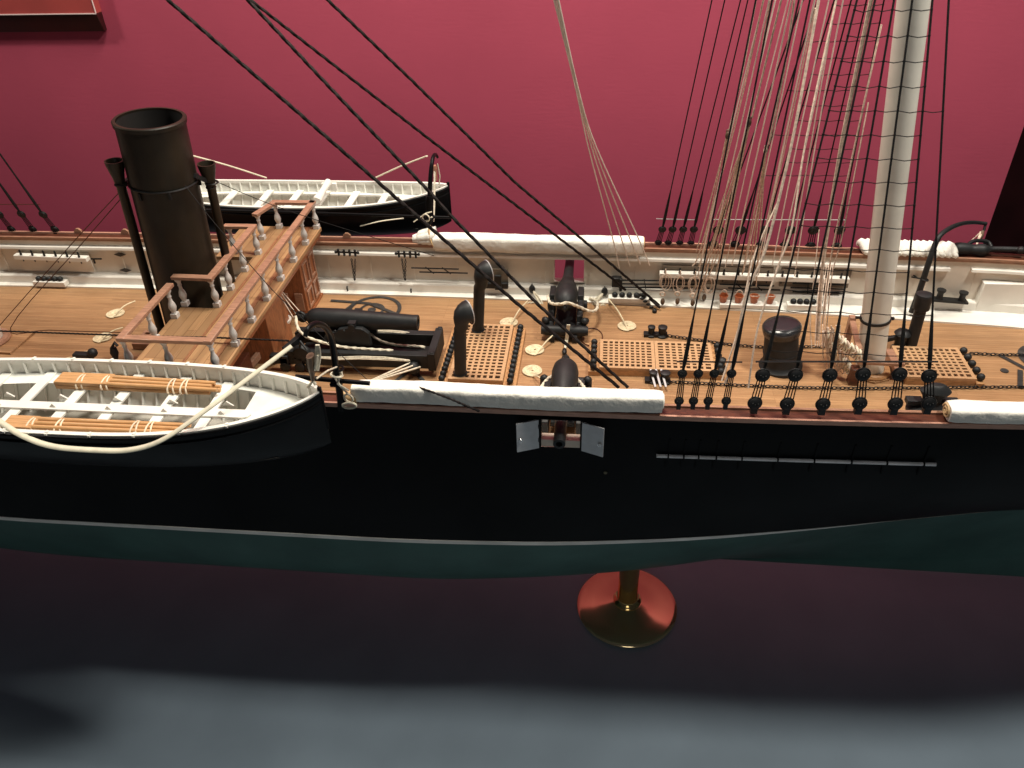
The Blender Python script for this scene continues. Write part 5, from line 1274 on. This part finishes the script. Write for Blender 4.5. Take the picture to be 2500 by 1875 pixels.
# ------------------------------------------------------------ setting
YW = 2.6
k = MB(); k.bb(-14, 3.42, YW, YW + .2, ZF - .1, 8); w = build('wall', k, M['wall'], None, kind='structure')
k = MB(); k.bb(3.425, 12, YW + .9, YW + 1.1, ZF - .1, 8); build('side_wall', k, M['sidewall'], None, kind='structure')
k = MB(); k.bb(-16, 14, -8, 6, ZF - .1, ZF); build('floor', k, M['floor'], None, kind='structure')
# red label panel on the wall at top left
p = PY(235, 33, YW - .09); zt = p.z; xr = p.x
t = thing('wall_panel', (xr - 1, YW, zt), 'dark red boxed label panel on the wall at the top left corner', 'wall panel')
k = MB(); k.bb(xr - 3.0, xr, YW - .09, YW - .002, zt, zt + 2.0); build('face', k, M['panel'], t)
k = MB(); k.prism([(xr - 3.0, YW - .088, zt - .001), (xr - 3.0, YW - .05, zt - .15), (xr - 3.0, YW - .002, zt - .15), (xr - 3.0, YW - .002, zt - .001)], (3.0, 0, 0)); build('lower_lip', k, M['panellip'], t, bevel=.006)
k = MB(); k.bar((xr - 3.0, YW - .093, zt + .0), (xr, YW - .093, zt + .0), .006, .008); k.bar((xr, YW - .093, zt + .005), (xr, YW - .093, zt + 2.0), .006, .008, (0, 1, 0)); build('edge_trim', k, M['acrylic'], t)
# ------------------------------------------------------------ light
def area(name, loc, target, size, power, col, sy=None):
    l = bpy.data.lights.new(name, 'AREA'); l.energy = power; l.color = col; l.shape = 'RECTANGLE'; l.size = size; l.size_y = sy or size
    o = bpy.data.objects.new(name, l); COL.objects.link(o); o.location = loc
    o.rotation_euler = (V(target) - V(loc)).to_track_quat('-Z', 'Y').to_euler(); return o
area('case_light', (-.8, .9, 7.2), (-.2, .3, 0), 2.4, 540, (1.0, .93, .80), 1.0)
area('front_light', (3.8, -1.05, 7.6), (0, .2, .4), 1.0, 520, (1.0, .94, .84))
area('left_light', (-6.8, .6, 6.2), (-2.5, 1.2, .2), .5, 170, (1.0, .93, .82))
area('camera_side_fill', (1.0, -8.5, 4.5), (0, 0, .2), 3.0, 42, (1.0, .96, .90))  # added weak fill from the camera side to brighten front faces
W = bpy.data.worlds.new('World'); S.world = W; W.use_nodes = True
W.node_tree.nodes['Background'].inputs[0].default_value = (.75, .82, 1, 1); W.node_tree.nodes['Background'].inputs[1].default_value = .02

# ------------------------------------------------------------ camera
cd = bpy.data.cameras.new('camera'); cam = bpy.data.objects.new('camera', cd); COL.objects.link(cam); S.camera = cam
cam.matrix_world = Matrix(((RI.x, UP.x, -FW.x, CAM.x), (RI.y, UP.y, -FW.y, CAM.y), (RI.z, UP.z, -FW.z, CAM.z), (0, 0, 0, 1)))
cd.sensor_width = 36; cd.sensor_fit = 'HORIZONTAL'; cd.lens = FPX / 2500 * 36; cd.clip_start = .05; cd.clip_end = 100
cd.dof.use_dof = True; cd.dof.focus_distance = 5.1; cd.dof.aperture_fstop = 4
S.view_settings.view_transform = 'Standard'; S.view_settings.look = 'None'; S.view_settings.gamma = 1; S.view_settings.exposure = .15
S.view_settings.use_curve_mapping = False
S.render.engine = 'CYCLES'; S.cycles.use_denoising = True; S.cycles.max_bounces = 6
